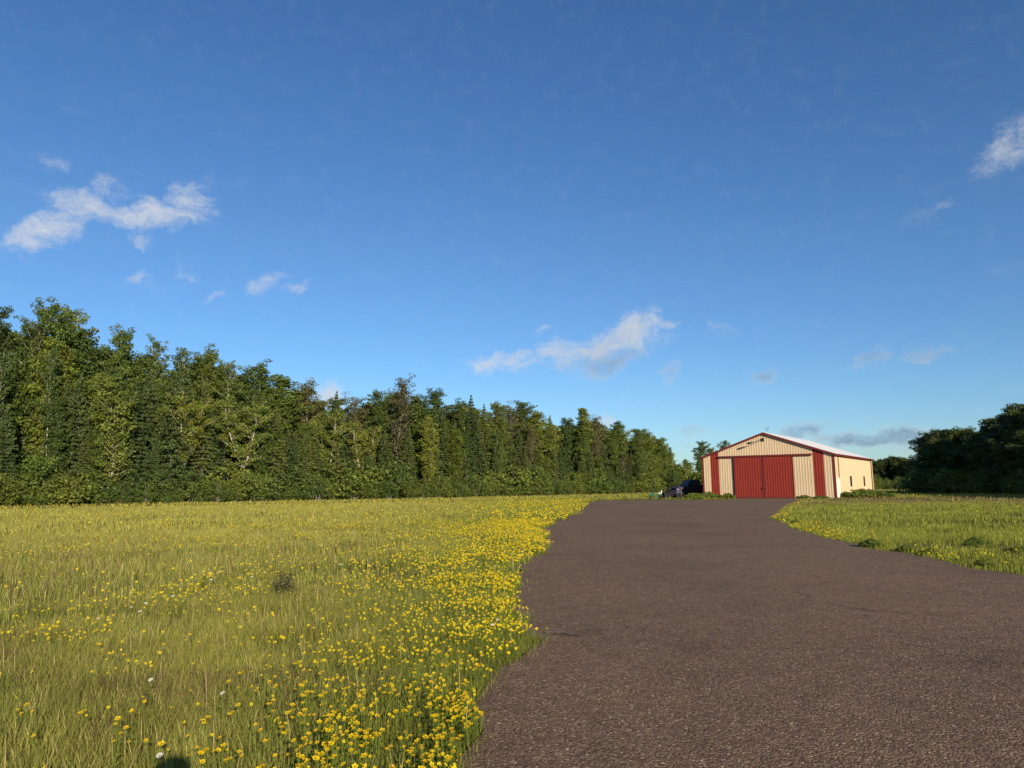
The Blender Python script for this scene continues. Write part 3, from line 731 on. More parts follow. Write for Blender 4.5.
# local frame: x to the left along front (0..BW), y back along the side (0..BL)
bld.matrix_world = Matrix(((fl.x, sd.x, 0, front_right.x), (fl.y, sd.y, 0, front_right.y), (0, 0, 1, 0), (0, 0, 0, 1)))
def roofz(x): return EAVE + (RIDGE - EAVE) * (1 - abs(x - BW / 2) / (BW / 2))
def ribbed(x0, x1, z0, ztop, y, out=-1, pitch=.3, depth=.024, holes=()):
    """ribbed sheet in x,z at given y, ribs towards out*y"""
    b = MB(); xs = []; x = x0
    while x < x1 - 1e-4:
        for dx, o in ((0, 0), (pitch * .62, 0), (pitch * .70, 1), (pitch * .90, 1), (pitch * .98, 0)):
            if x + dx < x1: xs.append((x + dx, o))
        x += pitch
    xs.append((x1, 0)); 
    for xx, o in xs:
        yy = y + out * depth * o
        b.v += [(xx, yy, z0(xx) if callable(z0) else z0), (xx, yy, ztop(xx) if callable(ztop) else ztop)]
    for i in range(len(xs) - 1): b.f.append((2 * i, 2 * i + 2, 2 * i + 3, 2 * i + 1))
    return b
HD = 5.05
def split(bd, xs):   # insert ridge for gable
    return bd
# front lower panels
def front_panel(name, x0, x1, m, z0, z1, y=0.0, parent=bld, lab=None):
    o = ribbed(x0, x1, z0, z1, y).build(name, m, parent)
    if lab: o['label'] = lab
    return o
# measured along the front, from the right corner
front_panel('wall_panel', .12, 1.08, CREAM, .15, roofz)
front_panel('stripe_panel', 1.08, 2.25, RED, .15, roofz)
front_panel('wall_panel', 2.25, 4.45, CREAM, .15, HD)
front_panel('wall_panel', 11.35, 13.3, CREAM, .15, HD)
front_panel('stripe_panel', 13.3, 14.35, RED, .15, roofz)
front_panel('wall_panel', 14.35, BW - .12, CREAM, .15, roofz)
b = ribbed(2.25, BW / 2, HD + .02, roofz, 0); b2 = ribbed(BW / 2, 13.3, HD + .02, roofz, 0)
off = len(b.v); b.v += b2.v; b.f += [tuple(i + off for i in f) for f in b2.f]
b.build('gable_panel', CREAM, bld)
# backing structure so nothing is see-through
b = MB(); b.prism([(.05, 0), (BW - .05, 0), (BW - .05, EAVE - .05), (BW / 2, RIDGE - .08), (.05, EAVE - .05)], .06, .12).build('inner_frame', DARK, bld)
b = MB(); b.prism([(.05, 0), (BW - .05, 0), (BW - .05, EAVE - .03), (BW / 2, RIDGE - .05), (.05, EAVE - .03)], BL - .06, BL).build('rear_wall', CREAM, bld)
# side walls: ribbed along y
def side_wall(xw, out, y0, y1, z0, z1, name='side_wall', m=CREAM):
    b = ribbed(y0, y1, z0, z1, 0, out=1)
    b.v = [(xw + out * v[1], v[0], v[2]) for v in b.v]
    return b.build(name, m, bld)
side_wall(0, -1, .12, 1.0, 2.35, EAVE, 'wall_panel')
side_wall(0, -1, 2.05, BL - .12, .15, EAVE)
side_wall(0, -1, 1.0, 2.05, 2.35, EAVE, 'wall_panel')
side_wall(BW, 1, .12, BL - .12, .15, EAVE)
MB().box((.09, BL / 2, EAVE / 2), (.05, BL - .3, EAVE - .1)).build('side_frame', DARK, bld)
MB().box((BW - .09, BL / 2, EAVE / 2), (.05, BL - .3, EAVE - .1)).build('side_frame', DARK, bld)
for cx, cy in ((0, 0), (BW, 0), (0, BL), (BW, BL)):
    sx = -1 if cx == 0 else 1; sy = -1 if cy == 0 else 1
    t = MB(); t.box((cx - sx * .06 + sx * .03, cy + sy * .045, EAVE / 2), (.22, .03, EAVE - .02)); t.box((cx + sx * .055, cy - sy * .085, EAVE / 2), (.03, .22, EAVE - .02))
    t.build('corner_trim', TRIM, bld)
MB().box((-.05, 2.15, EAVE / 2 + 1.15), (.05, .14, EAVE - 2.4)).build('wall_trim', TRIM, bld)
# base skirt
sk = MB(); sk.box((BW / 2, .02, .075), (BW - .3, .16, .15)); sk.box((.0, BL / 2, .075), (.16, BL - .3, .15)); sk.box((BW, BL / 2, .075), (.16, BL - .3, .15)); sk.build('footing', CONC, bld)
# sliding doors hung in front, with track
for x0, x1 in ((4.42, 7.89), (7.93, 11.40)):
    d = front_panel('sliding_door', x0, x1, RED, .10, HD - .12, -.14)
    fr = MB()
    for xx in (x0 + .04, x1 - .04): fr.box((xx, -.165, (HD - .05) / 2 + .02), (.09, .05, HD - .26))
    fr.box(((x0 + x1) / 2, -.168, .12), (x1 - x0 - .01, .05, .12)); fr.box(((x0 + x1) / 2, -.10, HD / 2), (x1 - x0 - .02, .04, HD - .3))
    fr.build('door_frame', TRIM, d)
    hx = x0 + .18 if x0 > 7.9 else x1 - .18
    MB().box((hx, -.22, 1.15), (.04, .05, .3)).build('handle', DARK, d, bevel=.008)
tk = MB(); tk.box((7.8, -.13, HD - .02), (11.0, .26, .20)); tk.build('door_track', TRIM, bld, bevel=.02)
# dark strip put in for the shaded open gap left of the door
MB().box((11.48, -.07, HD / 2), (.14, .10, HD - .25)).build('gap_shade_strip', DARK, bld)
# roof: two slabs, slight overhang
OV = .28
def slab(x0, z0, x1, z1, th, y0, y1, name, m):
    b = MB(); b.prism([(x0, z0), (x1, z1), (x1, z1 + th), (x0, z0 + th)], y0, y1); return b.build(name, m, bld)
sl = (RIDGE - EAVE) / (BW / 2)
rf = slab(-OV, EAVE - OV * sl + .03, BW / 2, RIDGE + .03, .09, -.22, BL + .22, 'roof', ROOFM)
rf2 = slab(BW + OV, EAVE - OV * sl + .03, BW / 2, RIDGE + .03, .09, -.22, BL + .22, 'roof', ROOFM)
rb = MB()
y = .0
while y < BL:
    rb.prism([(-OV, EAVE - OV * sl + .12), (BW / 2 - .1, RIDGE + .12 - .1 * sl), (BW / 2 - .1, RIDGE + .15 - .1 * sl), (-OV, EAVE - OV * sl + .15)], y, y + .04); y += .6
rb.build('roof_rib', ROOFM, rf)
MB().prism([(BW / 2 - .2, RIDGE + .08), (BW / 2, RIDGE + .19), (BW / 2 + .2, RIDGE + .08), (BW / 2, RIDGE + .13)], -.2, BL + .2).build('ridge_cap', WHITE, bld)
for x0, x1 in ((-OV, BW / 2), (BW + OV, BW / 2)):
    z0, z1 = EAVE - OV * sl, RIDGE
    for yy in (-.27, BL + .22):
        MB().prism([(x0, z0 - .10), (x1, z1 - .10), (x1, z1 + .13), (x0, z0 + .13)], yy, yy + .05).build('rake_trim', TRIM, bld)
for xx in (-OV - .03, BW + OV + .03):
    MB().box((xx, BL / 2, EAVE - OV * sl + .02), (.05, BL + .5, .20)).build('eave_trim', TRIM, bld)
MB().box((-.14, BL / 2, EAVE - .06), (.26, BL, .03)).build('soffit', WHITE, bld)
# downspout pale at the rear corner
MB().box((-.16, BL + .02, EAVE / 2), (.10, .12, EAVE - .2)).build('downspout', CREAM, bld)
# entry door at the front of the side wall
dr = MB().box((-.04, 1.5, 1.18), (.08, .95, 2.1)).build('entry_door', WHITE, bld, bevel=.01)
df = MB()
for yy in (.95, 2.0): df.box((-.035, yy, 1.2), (.12, .10, 2.26))
df.box((-.037, 1.475, 2.30), (.12, .95, .08)); df.build('door_frame', WHITE, dr)
MB().tube([(-.08, 1.86, 1.05), (-.15, 1.86, 1.05), (-.15, 1.74, 1.05)], .015, 8).build('handle', DARK, dr)
side_wall(0, -1, .12, .92, .15, 2.348, 'wall_panel')
for yc in (8.8, 17.6):
    w = MB().box((-.05, yc, 1.95), (.05, .62, 1.15)).build('window', GLASS, bld)
    f = MB()
    for yy in (yc - .335, yc + .335): f.box((-.060, yy, 1.95), (.05, .05, 1.25))
    for zz in (1.35, 2.55): f.box((-.059, yc, zz), (.048, .62, .05))
    f.box((-.08, yc, 1.95), (.02, .62, .03)); f.build('frame', DARK, w)
# gable lamp: arm with two shades
lp = MB(); lp.tube([(BW / 2 + .1, -.02, 6.95), (BW / 2 + .12, -.5, 7.0), (BW / 2 + .7, -.75, 6.7), (BW / 2 + 1.1, -.8, 6.62)], .03, 8)
lp.box((BW / 2 + .1, -.05, 6.95), (.32, .1, .36))
lm = lp.build('gable_light', DARK, bld)
MB().tube([(BW / 2 + 1.0, -.8, 6.66), (BW / 2 + 1.35, -.85, 6.58), (BW / 2 + 1.7, -.9, 6.5)], [.06, .11, .13], 12).build('lamp_shade', DARK, lm, smooth=True)
# weather vane on the ridge
wv = MB(); wv.tube([(BW / 2 - .3, .4, RIDGE + .1), (BW / 2 - .3, .4, RIDGE + .70)], .015, 6); wv.tube([(BW / 2 - .55, .4, RIDGE + .62), (BW / 2 - .05, .4, RIDGE + .62)], .012, 6)
wv.tube([(BW / 2 - .5, .4, RIDGE + .42), (BW / 2 - .1, .4, RIDGE + .42)], .014, 6); wv.box((BW / 2 - .5, .4, RIDGE + .63), (.10, .015, .12))
wv.build('weather_vane', DARK, bld)

# ------------------------------------------------------------------ vehicles
PAINT = simple('dark maroon paint', (.045, .020, .030), .45, 0, 3, .2, spec=.4)
RUB = simple('tyre rubber', (.02, .02, .02), .85); RIM = simple('rim steel', (.20, .20, .21), .35, .8)
CHR = simple('bright metal', (.45, .45, .47), .25, .9); LAMP = simple('lamp lens', (.55, .52, .45), .2); REDL = simple('tail lamp', (.3, .02, .02), .25)
BLK = simple('black plastic', (.013, .013, .015), .75, spec=.15); GRN = simple('mower green', (.012, .10, .025), .35, 0, 3, .15, coat=.5); YLW = simple('yellow plastic', (.35, .27, .04), .45)
BLU = simple('pale blue plastic', (.12, .15, .32), .35, 0, 3, .15, coat=.4)
def wheel(parent, x, y, r, w, rim=RIM):
    t = MB(); n = 20
    pr = [(.55, -.5), (.9, -.5), (1, -.35), (1, .35), (.9, .5), (.55, .5)]
    for k in range(n):
        a = 2 * math.pi * k / n
        for rr, yy in pr: t.v.append((x + math.cos(a) * rr * r, y + yy * w, r + math.sin(a) * rr * r))
    for k in range(n):
        for j in range(6): t.f.append((k * 6 + j, ((k + 1) % n) * 6 + j, ((k + 1) % n) * 6 + (j + 1) % 6, k * 6 + (j + 1) % 6))
    wh = t.build('wheel', RUB, parent, smooth=False)
    MB().tube([(x, y - w * .38, r), (x, y + w * .38, r)], r * .57, 14).build('rim', rim, wh)
    return wh
# pickup: x from nose (0) to tail (5.5), y half width
tk = at(673.5, 490, 96.5); truck = empty('pickup_truck', (tk.x, tk.y, 0), R(17), label='dark maroon pickup truck parked beside the left corner of the hangar', cat='pickup truck')
hw = .95
body = MB()
body.prism([(0, .48), (.04, .95), (.25, 1.08), (1.45, 1.14), (3.35, 1.12), (5.45, 1.12), (5.5, .55), (4.9, .5), (4.75, .82), (4.45, .95), (4.1, .95), (3.8, .82), (3.65, .48), (1.75, .46), (1.6, .82), (1.3, .95), (.95, .95), (.65, .82), (.5, .48)], -hw, hw)
body.build('body', PAINT, truck, bevel=.03)
cab = MB(); b0 = len(cab.v)
for z, x0, x1, k in ((1.12, 1.35, 3.4, .97), (1.78, 2.0, 3.25, .80)):
    for x, y in ((x0, -hw * k), (x1, -hw * k), (x1, hw * k), (x0, hw * k)): cab.v.append((x, y, z))
cab.f += [(0, 3, 2, 1), (4, 5, 6, 7), (0, 1, 5, 4), (1, 2, 6, 5), (2, 3, 7, 6), (3, 0, 4, 7)]
cb_ = cab.build('cab', PAINT, truck, bevel=.06)
for s in (-1, 1):
    g_ = MB(); yb, yt = s * (hw * .965 + .012), s * (hw * .825 + .012)
    g_.v += [(1.72, yb, 1.19), (2.42, yb, 1.19), (2.42, yt, 1.66), (2.12, yt, 1.66), (2.50, yb, 1.19), (3.25, yb, 1.19), (3.18, yt, 1.66), (2.50, yt, 1.66)]
    g_.f += [(0, 1, 2, 3), (4, 5, 6, 7)]; g_.build('side_window', GLASS, cb_)
ws = MB(); ws.v += [(1.42, -hw * .86, 1.19), (1.42, hw * .86, 1.19), (1.93, hw * .72, 1.70), (1.93, -hw * .72, 1.70)]; ws.f.append((0, 1, 2, 3)); ws.build('windshield', GLASS, cb_)
bd = MB()
for s in (-1, 1): bd.box((4.45, s * (hw - .05), 1.2), (2.0, .09, .20))
bd.box((5.44, 0, 1.2), (.07, 1.8, .20)); bd.build('bed_rail', PAINT, truck, bevel=.02)
MB().box((-.06, 0, .58), (.16, 1.86, .20)).build('bumper', CHR, truck, bevel=.04); MB().box((5.58, 0, .56), (.14, 1.8, .18)).build('bumper', CHR, truck, bevel=.04)
MB().box((.0, 0, .84), (.06, 1.1, .26)).build('grille', BLK, truck, bevel=.01)
for s in (-1, 1):
    MB().box((.02, s * .75, .85), (.08, .3, .2)).build('headlight', LAMP, truck, bevel=.02); MB().box((5.49, s * .84, .95), (.05, .14, .3)).build('tail_light', REDL, truck, bevel=.01)
    MB().box((1.78, s * 1.04, 1.28), (.12, .16, .2)).build('mirror', BLK, truck, bevel=.03)
    for x in (1.13, 4.28): wheel(truck, x, s * (hw - .12), .40, .26, BLK)
truck.scale = (1.05, 1.1, 1.30)
lr = MB(); lr.box((2.15, 0, 1.83), (.22, 1.2, .07)); lr.build('roof_light_bar', YLW, truck, bevel=.02)
# quad bike
q_ = at(662, 494, 88.5); quad = empty('quad_bike', (q_.x, q_.y, 0), R(12), label='black quad bike with pale blue fender in front of the pickup', cat='quad bike')
qb = MB(); qb.prism([(.35, .42), (.5, .78), (.95, .85), (1.15, .76), (1.6, .78), (1.85, .70), (1.8, .45), (1.2, .34), (.8, .34)], -.17, .17); qb.build('body', BLK, quad, bevel=.03)
for x, nm, mm in ((.32, 'front_fender', BLK), (1.66, 'rear_fender', BLU)):
    f = MB(); f.prism([(x - .32, .58), (x - .26, .72), (x + .26, .74), (x + .34, .60), (x + .30, .57), (x + .22, .69), (x - .22, .67), (x - .28, .55)], -.50, .50); f.build(nm, mm, quad, bevel=.01)
MB().prism([(1.0, .84), (1.05, .92), (1.55, .92), (1.65, .82)], -.15, .15).build('seat', BLK, quad, bevel=.03)
hb = MB(); hb.tube([(.78, -.36, 1.06), (.72, -.15, 1.0), (.72, .15, 1.0), (.78, .36, 1.06)], .018, 8); hb.tube([(.6, 0, .78), (.72, 0, 1.0)], .03, 8); hb.build('handlebar', BLK, quad)
for x, z in ((.3, .82), (1.75, .84)):
    rk = MB()
    for yy in (-.3, -.1, .1, .3): rk.tube([(x - .28, yy, z), (x + .28, yy, z)], .011, 6)
    for xx in (x - .28, x + .28): rk.tube([(xx, -.34, z), (xx, .34, z)], .013, 6)
    rk.build('cargo_rack', BLK, quad)
for x in (.34, 1.66):
    for s in (-1, 1): wheel(quad, x, s * .46, .31, .22, BLK)
MB().box((.06, 0, .72), (.06, .25, .1)).build('headlight', LAMP, quad, bevel=.02)
MB().box((1.72, 0, .97), (.3, .4, .18)).build('cargo_box', BLU, quad, bevel=.04)
quad.scale = (1.15, 1.15, 1.15)
# riding mower
m_ = at(649, 494, 87.5); mow = empty('riding_mower', (m_.x, m_.y, 0), R(-6), label='small green riding mower left of the quad bike at the asphalt end', cat='riding mower')
MB().prism([(.02, .42), (.05, .72), (.62, .80), (.66, .40)], -.24, .24).build('hood', GRN, mow, bevel=.04)
MB().prism([(.62, .30), (.62, .42), (1.0, .42), (1.08, .66), (1.5, .64), (1.55, .40), (1.3, .30)], -.32, .32).build('body', GRN, mow, bevel=.03)
MB().prism([(1.02, .68), (1.05, .76), (1.36, .76), (1.44, 1.08), (1.52, 1.06), (1.46, .68)], -.23, .23).build('seat', WHITE, mow, bevel=.03)
st = MB(); st.tube([(.62, 0, .78), (.80, 0, .96)], .02, 6)
st.tube([(.80 + .10 * math.cos(a) * .5, .17 * math.sin(a), .96 + .10 * math.cos(a)) for a in [2 * math.pi * k / 12 for k in range(13)]], .014, 6); st.build('steering_wheel', BLK, mow)
MB().prism([(.55, .12), (.5, .24), (1.1, .24), (1.05, .12)], -.52, .52).build('cutting_deck', GRN, mow, bevel=.02)
for s in (-1, 1): wheel(mow, .22, s * .34, .17, .14, BLK); wheel(mow, 1.32, s * .38, .25, .22, BLK)
MB().box((.03, 0, .6), (.05, .34, .12)).build('headlight', WHITE, mow, bevel=.01)

# ------------------------------------------------------------------ small things on the asphalt
a = ground(546, 636); b_ = ground(580, 640); tw = MB()
mid = a.lerp(b_, .5) + Vector((.0, .05, .0))
tw.tube([(a.x, a.y, .04), (mid.x, mid.y, .05), (b_.x, b_.y, .045)], [.009, .011, .006], 6); tw.tube([(mid.x, mid.y, .05), (mid.x + .1, mid.y + .14, .06)], [.007, .003], 5)
tag(tw.build('twig', M['brown_bark']), 'thin dry twig lying on the asphalt near the flowers', 'twig')
n = 9000; x, y = sector(n, 3, 22, -8, 46); k = inside(x, y); x, y = x[k], y[k]; n = len(x)
r_ = rng.uniform(.002, .0055, n) * (1 + np.hypot(x, y) / 16); V = []
base = np.array([(1, 0, -.2), (-.5, .87, -.2), (-.5, -.87, -.2), (.1, 0, .9)])
ang = rng.uniform(0, 6.28, n); c, s = np.cos(ang), np.sin(ang)
for bx, by, bz in base: V.append(np.stack([x + (bx * c - by * s) * r_, y + (bx * s + by * c) * r_, .031 + bz * r_ * .8], 1))
V = np.stack(V, 1).reshape(-1, 3); fb = np.arange(n)[:, None] * 4
T = np.concatenate([fb + np.array([[0, 1, 3]]), fb + np.array([[1, 2, 3]]), fb + np.array([[2, 0, 3]])])
pc = np.array((.20, .165, .14)) * rng.uniform(.4, 1.9, (n, 1)) ; 
GRV = leaf_mat('loose grit', (1, 1, 1), trans=0, objvar=0, rough=.9)
tag(link('gravel', np_mesh('gravel', V, [T], np.repeat(pc, 4, 0)), None, GRV), 'loose pale grit scattered over the asphalt', 'gravel', kind='stuff')

# ------------------------------------------------------------------ photographer behind the lens (only the shadow shows)
SK = simple('skin', (.50, .33, .25), .55, 0, 6, .06); CL = simple('dark jacket', (.05, .06, .09), .85, 0, 5, .15); HAIR = simple('brown hair', (.05, .03, .02), .8)
def skin(name, verts, edges, radii, m, parent=None, sub=2):
    me = bpy.data.meshes.new(name); me.from_pydata(verts, edges, []); o = bpy.data.objects.new(name, me); COL.objects.link(o)
    sm = o.modifiers.new('skin', 'SKIN'); sm.use_smooth_shade = True
    for i, r in enumerate(radii): me.skin_vertices[0].data[i].radius = (r, r) if not isinstance(r, tuple) else r
    me.skin_vertices[0].data[0].use_root = True
    s = o.modifiers.new('sub', 'SUBSURF'); s.levels = sub; s.render_levels = sub
    me.materials.append(m)
    if parent: o.parent = parent
    return o
PV = [(0,0,.95),(0,0,1.12),(0,0,1.30),(0,.0,1.45),(0,.01,1.53),(0,.03,1.60),(0,.04,1.70),
      (-.18,0,1.43),(-.27,.0,1.20),(-.19,.14,1.40),(-.12,.18,1.50),
      (.18,0,1.43),(.27,.0,1.20),(.19,.14,1.40),(.12,.18,1.50),
      (-.10,0,.88),(-.12,.02,.50),(-.13,-.02,.09),(-.14,.14,.04),
      (.10,0,.88),(.12,.02,.50),(.13,-.02,.09),(.14,.14,.04)]
PE = [(0,1),(1,2),(2,3),(3,4),(4,5),(5,6),(3,7),(7,8),(8,9),(9,10),(3,11),(11,12),(12,13),(13,14),(0,15),(15,16),(16,17),(17,18),(0,19),(19,20),(20,21),(21,22)]
PR = [(.16,.12),(.14,.11),(.17,.12),(.12,.09),.055,(.075,.09),(.08,.095),.065,.048,.036,.034,.065,.048,.036,.034,.095,.062,.045,.04,.095,.062,.045,.04]
ROOT = (.15, -.55, 0)
per = skin('person', PV, PE, PR, CL)
per.location = ROOT; per.scale = (1.06, 1.06, 1.06); tag(per, 'person in a dark jacket standing behind the camera whose head shadow falls on the grass', 'person')
hd = MB(); 
for i in range(7):
    pass
def ball(c, r, m, name, parent, sz=(1, 1, 1)):
    import bmesh
    bm = bmesh.new(); bmesh.ops.create_uvsphere(bm, u_segments=20, v_segments=14, radius=r)
    for v in bm.verts: v.co = Vector((v.co.x * sz[0] + c[0], v.co.y * sz[1] + c[1], v.co.z * sz[2] + c[2]))
    me = bpy.data.meshes.new(name); bm.to_mesh(me); bm.free(); return link(name, me, parent, m, True)
ball((0, .0, 1.72), .098, HAIR, 'hair', per, (.95, 1.08, .75))

# ------------------------------------------------------------------ light
SUN_EL = R(18.5); AZL = R(22.9)      # light travels forward and 22.9 deg to the left
ldir = Vector((-math.sin(AZL) * math.cos(SUN_EL), math.cos(AZL) * math.cos(SUN_EL), -math.sin(SUN_EL)))
sl_ = bpy.data.lights.new('sun', 'SUN'); sl_.energy = 5.0; sl_.angle = R(.53); sl_.color = (1, .86, .66)
so = bpy.data.objects.new('sun', sl_); COL.objects.link(so); so.rotation_euler = ldir.to_track_quat('-Z', 'Y').to_euler()

# ------------------------------------------------------------------ world
wd = bpy.data.worlds.new('World'); scene.world = wd; wd.use_nodes = True; nt = wd.node_tree
bg = nt.nodes['Background']; out = nt.nodes['World Output']
sky = N(nt, 'ShaderNodeTexSky', sky_type='NISHITA'); sky.sun_disc = False; sky.sun_elevation = SUN_EL
# Blender: rotation 0 puts the sun at +Y, positive turns clockwise seen from above
to_sun = -ldir; sky.sun_rotation = math.atan2(to_sun.x, to_sun.y)
sky.altitude = 300; sky.air_density = 1.15; sky.dust_density = 0.05; sky.ozone_density = 4.5
hs = N(nt, 'ShaderNodeHueSaturation'); hs.inputs['Saturation'].default_value = 1.13; hs.inputs['Hue'].default_value = .507; nt.links.new(sky.outputs[0], hs.inputs['Color']); 
sz = N(nt, 'ShaderNodeTexCoord'); sq = N(nt, 'ShaderNodeSeparateXYZ'); nt.links.new(sz.outputs['Generated'], sq.inputs[0])
hz_ = ramp(nt, sq.outputs[2], [(0, (.62, .80, 1.06)), (.12, (.80, .92, 1.03)), (.32, (1, 1, 1))])
hm = N(nt, 'ShaderNodeMix', data_type='RGBA', blend_type='MULTIPLY'); hm.inputs[0].default_value = 1; nt.links.new(hs.outputs[0], hm.inputs[6]); nt.links.new(hz_, hm.inputs[7])
nt.links.new(hm.outputs[2], bg.inputs[0]); bg.inputs[1].default_value = .104
tc = N(nt, 'ShaderNodeTexCoord'); sp = N(nt, 'ShaderNodeSeparateXYZ'); nt.links.new(tc.outputs['Generated'], sp.inputs[0])
az = N(nt, 'ShaderNodeMath', operation='ARCTAN2'); nt.links.new(sp.outputs[0], az.inputs[0]); nt.links.new(sp.outputs[1], az.inputs[1])
el = N(nt, 'ShaderNodeMath', operation='ARCSINE'); nt.links.new(sp.outputs[2], el.inputs[0])
cv = N(nt, 'ShaderNodeCombineXYZ'); nt.links.new(az.outputs[0], cv.inputs[0]); nt.links.new(el.outputs[0], cv.inputs[1])
def wnoise(scale, detail, rough, vec, stretch=(1, 1, 1), loc=(0, 0, 0)):
    mp = N(nt, 'ShaderNodeMapping'); mp.inputs['Scale'].default_value = stretch; mp.inputs['Location'].default_value = loc; nt.links.new(vec, mp.inputs[0])
    n = N(nt, 'ShaderNodeTexNoise'); n.inputs['Scale'].default_value = scale; n.inputs['Detail'].default_value = detail; n.inputs['Roughness'].default_value = rough
    nt.links.new(mp.outputs[0], n.inputs['Vector']); return n
wn = wnoise(14, 5, .6, cv.outputs[0], loc=(3, 1, 0))
wsub = N(nt, 'ShaderNodeVectorMath', operation='SUBTRACT'); nt.links.new(wn.outputs['Color'], wsub.inputs[0]); wsub.inputs[1].default_value = (.5, .5, .5)
wsc = N(nt, 'ShaderNodeVectorMath', operation='MULTIPLY'); nt.links.new(wsub.outputs[0], wsc.inputs[0]); wsc.inputs[1].default_value = (.095, .06, 0)
wad = N(nt, 'ShaderNodeVectorMath', operation='ADD'); nt.links.new(cv.outputs[0], wad.inputs[0]); nt.links.new(wsc.outputs[0], wad.inputs[1])
# px,py,rx,ry(px), tilt deg (ccw), strength, greyness
CL_ = [(42, 238, 30, 14, 40, .95, 0), (90, 210, 32, 14, -5, 1.0, 0), (58, 228, 26, 14, 35, 1.0, 0), (116, 218, 24, 13, 0, 1.0, 0), (150, 215, 54, 15, 12, 1.0, 0), (186, 196, 26, 16, 40, .75, 0), (112, 190, 18, 16, 60, .6, 0), (137, 243, 16, 8, 0, .6, 0),
       (262, 284, 28, 8, 22, .75, 0), (216, 296, 10, 6, 0, .55, 0), (148, 281, 14, 9, 0, .45, 0), (183, 273, 9, 13, 0, .5, 0), (300, 288, 18, 6, 0, .4, 0), (49, 160, 17, 9, 0, .38, 0),
       (600, 348, 62, 17, 20, 1.15, .2), (638, 332, 34, 17, 14, 1.25, .0), (500, 364, 32, 10, 8, 1.0, 0), (556, 354, 34, 12, 12, .9, .1), (606, 362, 52, 10, 12, .95, .75), (675, 373, 19, 11, 15, .6, .7), (763, 376, 20, 9, 5, .7, 1.0), (542, 330, 12, 6, 15, .55, .1),
       (872, 356, 20, 11, 25, .65, 1.0), (926, 350, 40, 7, 8, .5, 1.0), (718, 329, 16, 8, 0, .3, .8), (1010, 148, 40, 20, 30, .8, .35), (934, 214, 32, 9, 12, .30, .6), (1018, 265, 12, 14, 0, .12, .8),
       (880, 441, 64, 10, 3, 1.2, .9), (800, 434, 28, 9, 10, .95, .95), (830, 440, 30, 8, 0, .7, .9), (905, 452, 60, 6, 0, .5, .7), (692, 428, 16, 6, 0, .5, .9), (690, 443, 18, 5, 0, .4, .9), (328, 394, 18, 12, 0, .85, 0), (604, 424, 14, 9, 0, .85, 0), (980, 462, 60, 7, 0, .5, .6)]
msum = None; gsum = None
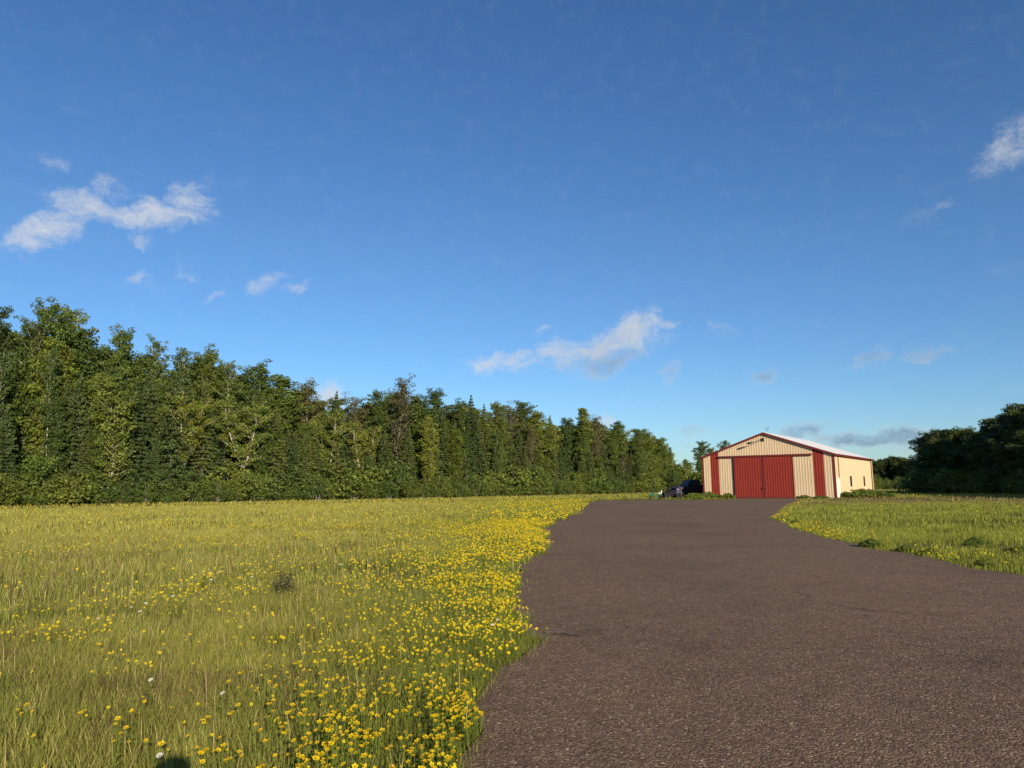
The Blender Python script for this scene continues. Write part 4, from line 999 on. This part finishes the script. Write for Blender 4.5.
for px, py, rx, ry, tl, stg, gy in CL_:
    d = ray(px, py).normalized(); a0, e0 = math.atan2(d.x, d.y), math.asin(d.z)
    k = 1 / (F * (1 + ((px - 512) / F) ** 2 + ((py - 384) / F) ** 2) ** .5)
    mp = N(nt, 'ShaderNodeMapping', vector_type='TEXTURE'); mp.inputs['Location'].default_value = (a0, e0, 0); mp.inputs['Rotation'].default_value = (0, 0, R(tl)); mp.inputs['Scale'].default_value = (rx * k * 1.25, ry * k * 1.35, 1)
    nt.links.new(wad.outputs[0], mp.inputs[0])
    ln = N(nt, 'ShaderNodeVectorMath', operation='LENGTH'); nt.links.new(mp.outputs[0], ln.inputs[0])
    mr = N(nt, 'ShaderNodeMapRange', interpolation_type='SMOOTHSTEP'); nt.links.new(ln.outputs['Value'], mr.inputs[0]); mr.inputs[1].default_value = 0; mr.inputs[2].default_value = 1.25; mr.inputs[3].default_value = stg; mr.inputs[4].default_value = 0
    if msum is None: msum = mr.outputs[0]
    else:
        mx = N(nt, 'ShaderNodeMath', operation='SMOOTH_MAX'); mx.inputs[2].default_value = .06; nt.links.new(msum, mx.inputs[0]); nt.links.new(mr.outputs[0], mx.inputs[1]); msum = mx.outputs[0]
    gg = N(nt, 'ShaderNodeMath', operation='MULTIPLY'); nt.links.new(mr.outputs[0], gg.inputs[0]); gg.inputs[1].default_value = gy
    if gsum is None: gsum = gg.outputs[0]
    else:
        mx = N(nt, 'ShaderNodeMath', operation='MAXIMUM'); nt.links.new(gsum, mx.inputs[0]); nt.links.new(gg.outputs[0], mx.inputs[1]); gsum = mx.outputs[0]
nz = wnoise(34, 10, .70, wad.outputs[0], (1, 1.5, 1))
ma = N(nt, 'ShaderNodeMath', operation='MULTIPLY_ADD'); nt.links.new(nz.outputs['Fac'], ma.inputs[0]); ma.inputs[1].default_value = 2.7; ma.inputs[2].default_value = -1.52
ad = N(nt, 'ShaderNodeMath', operation='ADD'); nt.links.new(ma.outputs[0], ad.inputs[0]); nt.links.new(msum, ad.inputs[1])
den = N(nt, 'ShaderNodeMapRange', interpolation_type='SMOOTHSTEP'); nt.links.new(ad.outputs[0], den.inputs[0]); den.inputs[1].default_value = -.25; den.inputs[2].default_value = 1.3; den.inputs[3].default_value = 0; den.inputs[4].default_value = .88
gate = N(nt, 'ShaderNodeMath', operation='MULTIPLY', use_clamp=True); g6 = N(nt, 'ShaderNodeMath', operation='MULTIPLY', use_clamp=True); nt.links.new(msum, g6.inputs[0]); g6.inputs[1].default_value = 3
nt.links.new(den.outputs[0], gate.inputs[0]); nt.links.new(g6.outputs[0], gate.inputs[1])
ccol = ramp(nt, gsum, [(0, (.88, .92, .98)), (.85, (.30, .42, .60))])
cb = N(nt, 'ShaderNodeBackground'); nt.links.new(ccol, cb.inputs[0]); cb.inputs[1].default_value = .62
mixs = N(nt, 'ShaderNodeMixShader'); nt.links.new(gate.outputs[0], mixs.inputs[0]); nt.links.new(bg.outputs[0], mixs.inputs[1]); nt.links.new(cb.outputs[0], mixs.inputs[2]); nt.links.new(mixs.outputs[0], out.inputs[0])

# ------------------------------------------------------------------ view
scene.view_settings.view_transform = 'Standard'; scene.view_settings.look = 'None'; scene.view_settings.exposure = .28; scene.view_settings.gamma = 1
scene.render.engine = 'CYCLES'; scene.cycles.max_bounces = 6; scene.cycles.diffuse_bounces = 3; scene.cycles.transmission_bounces = 3; scene.cycles.transparent_max_bounces = 4
for o in list(bpy.data.objects):
    if 'H' in o: del o['H']
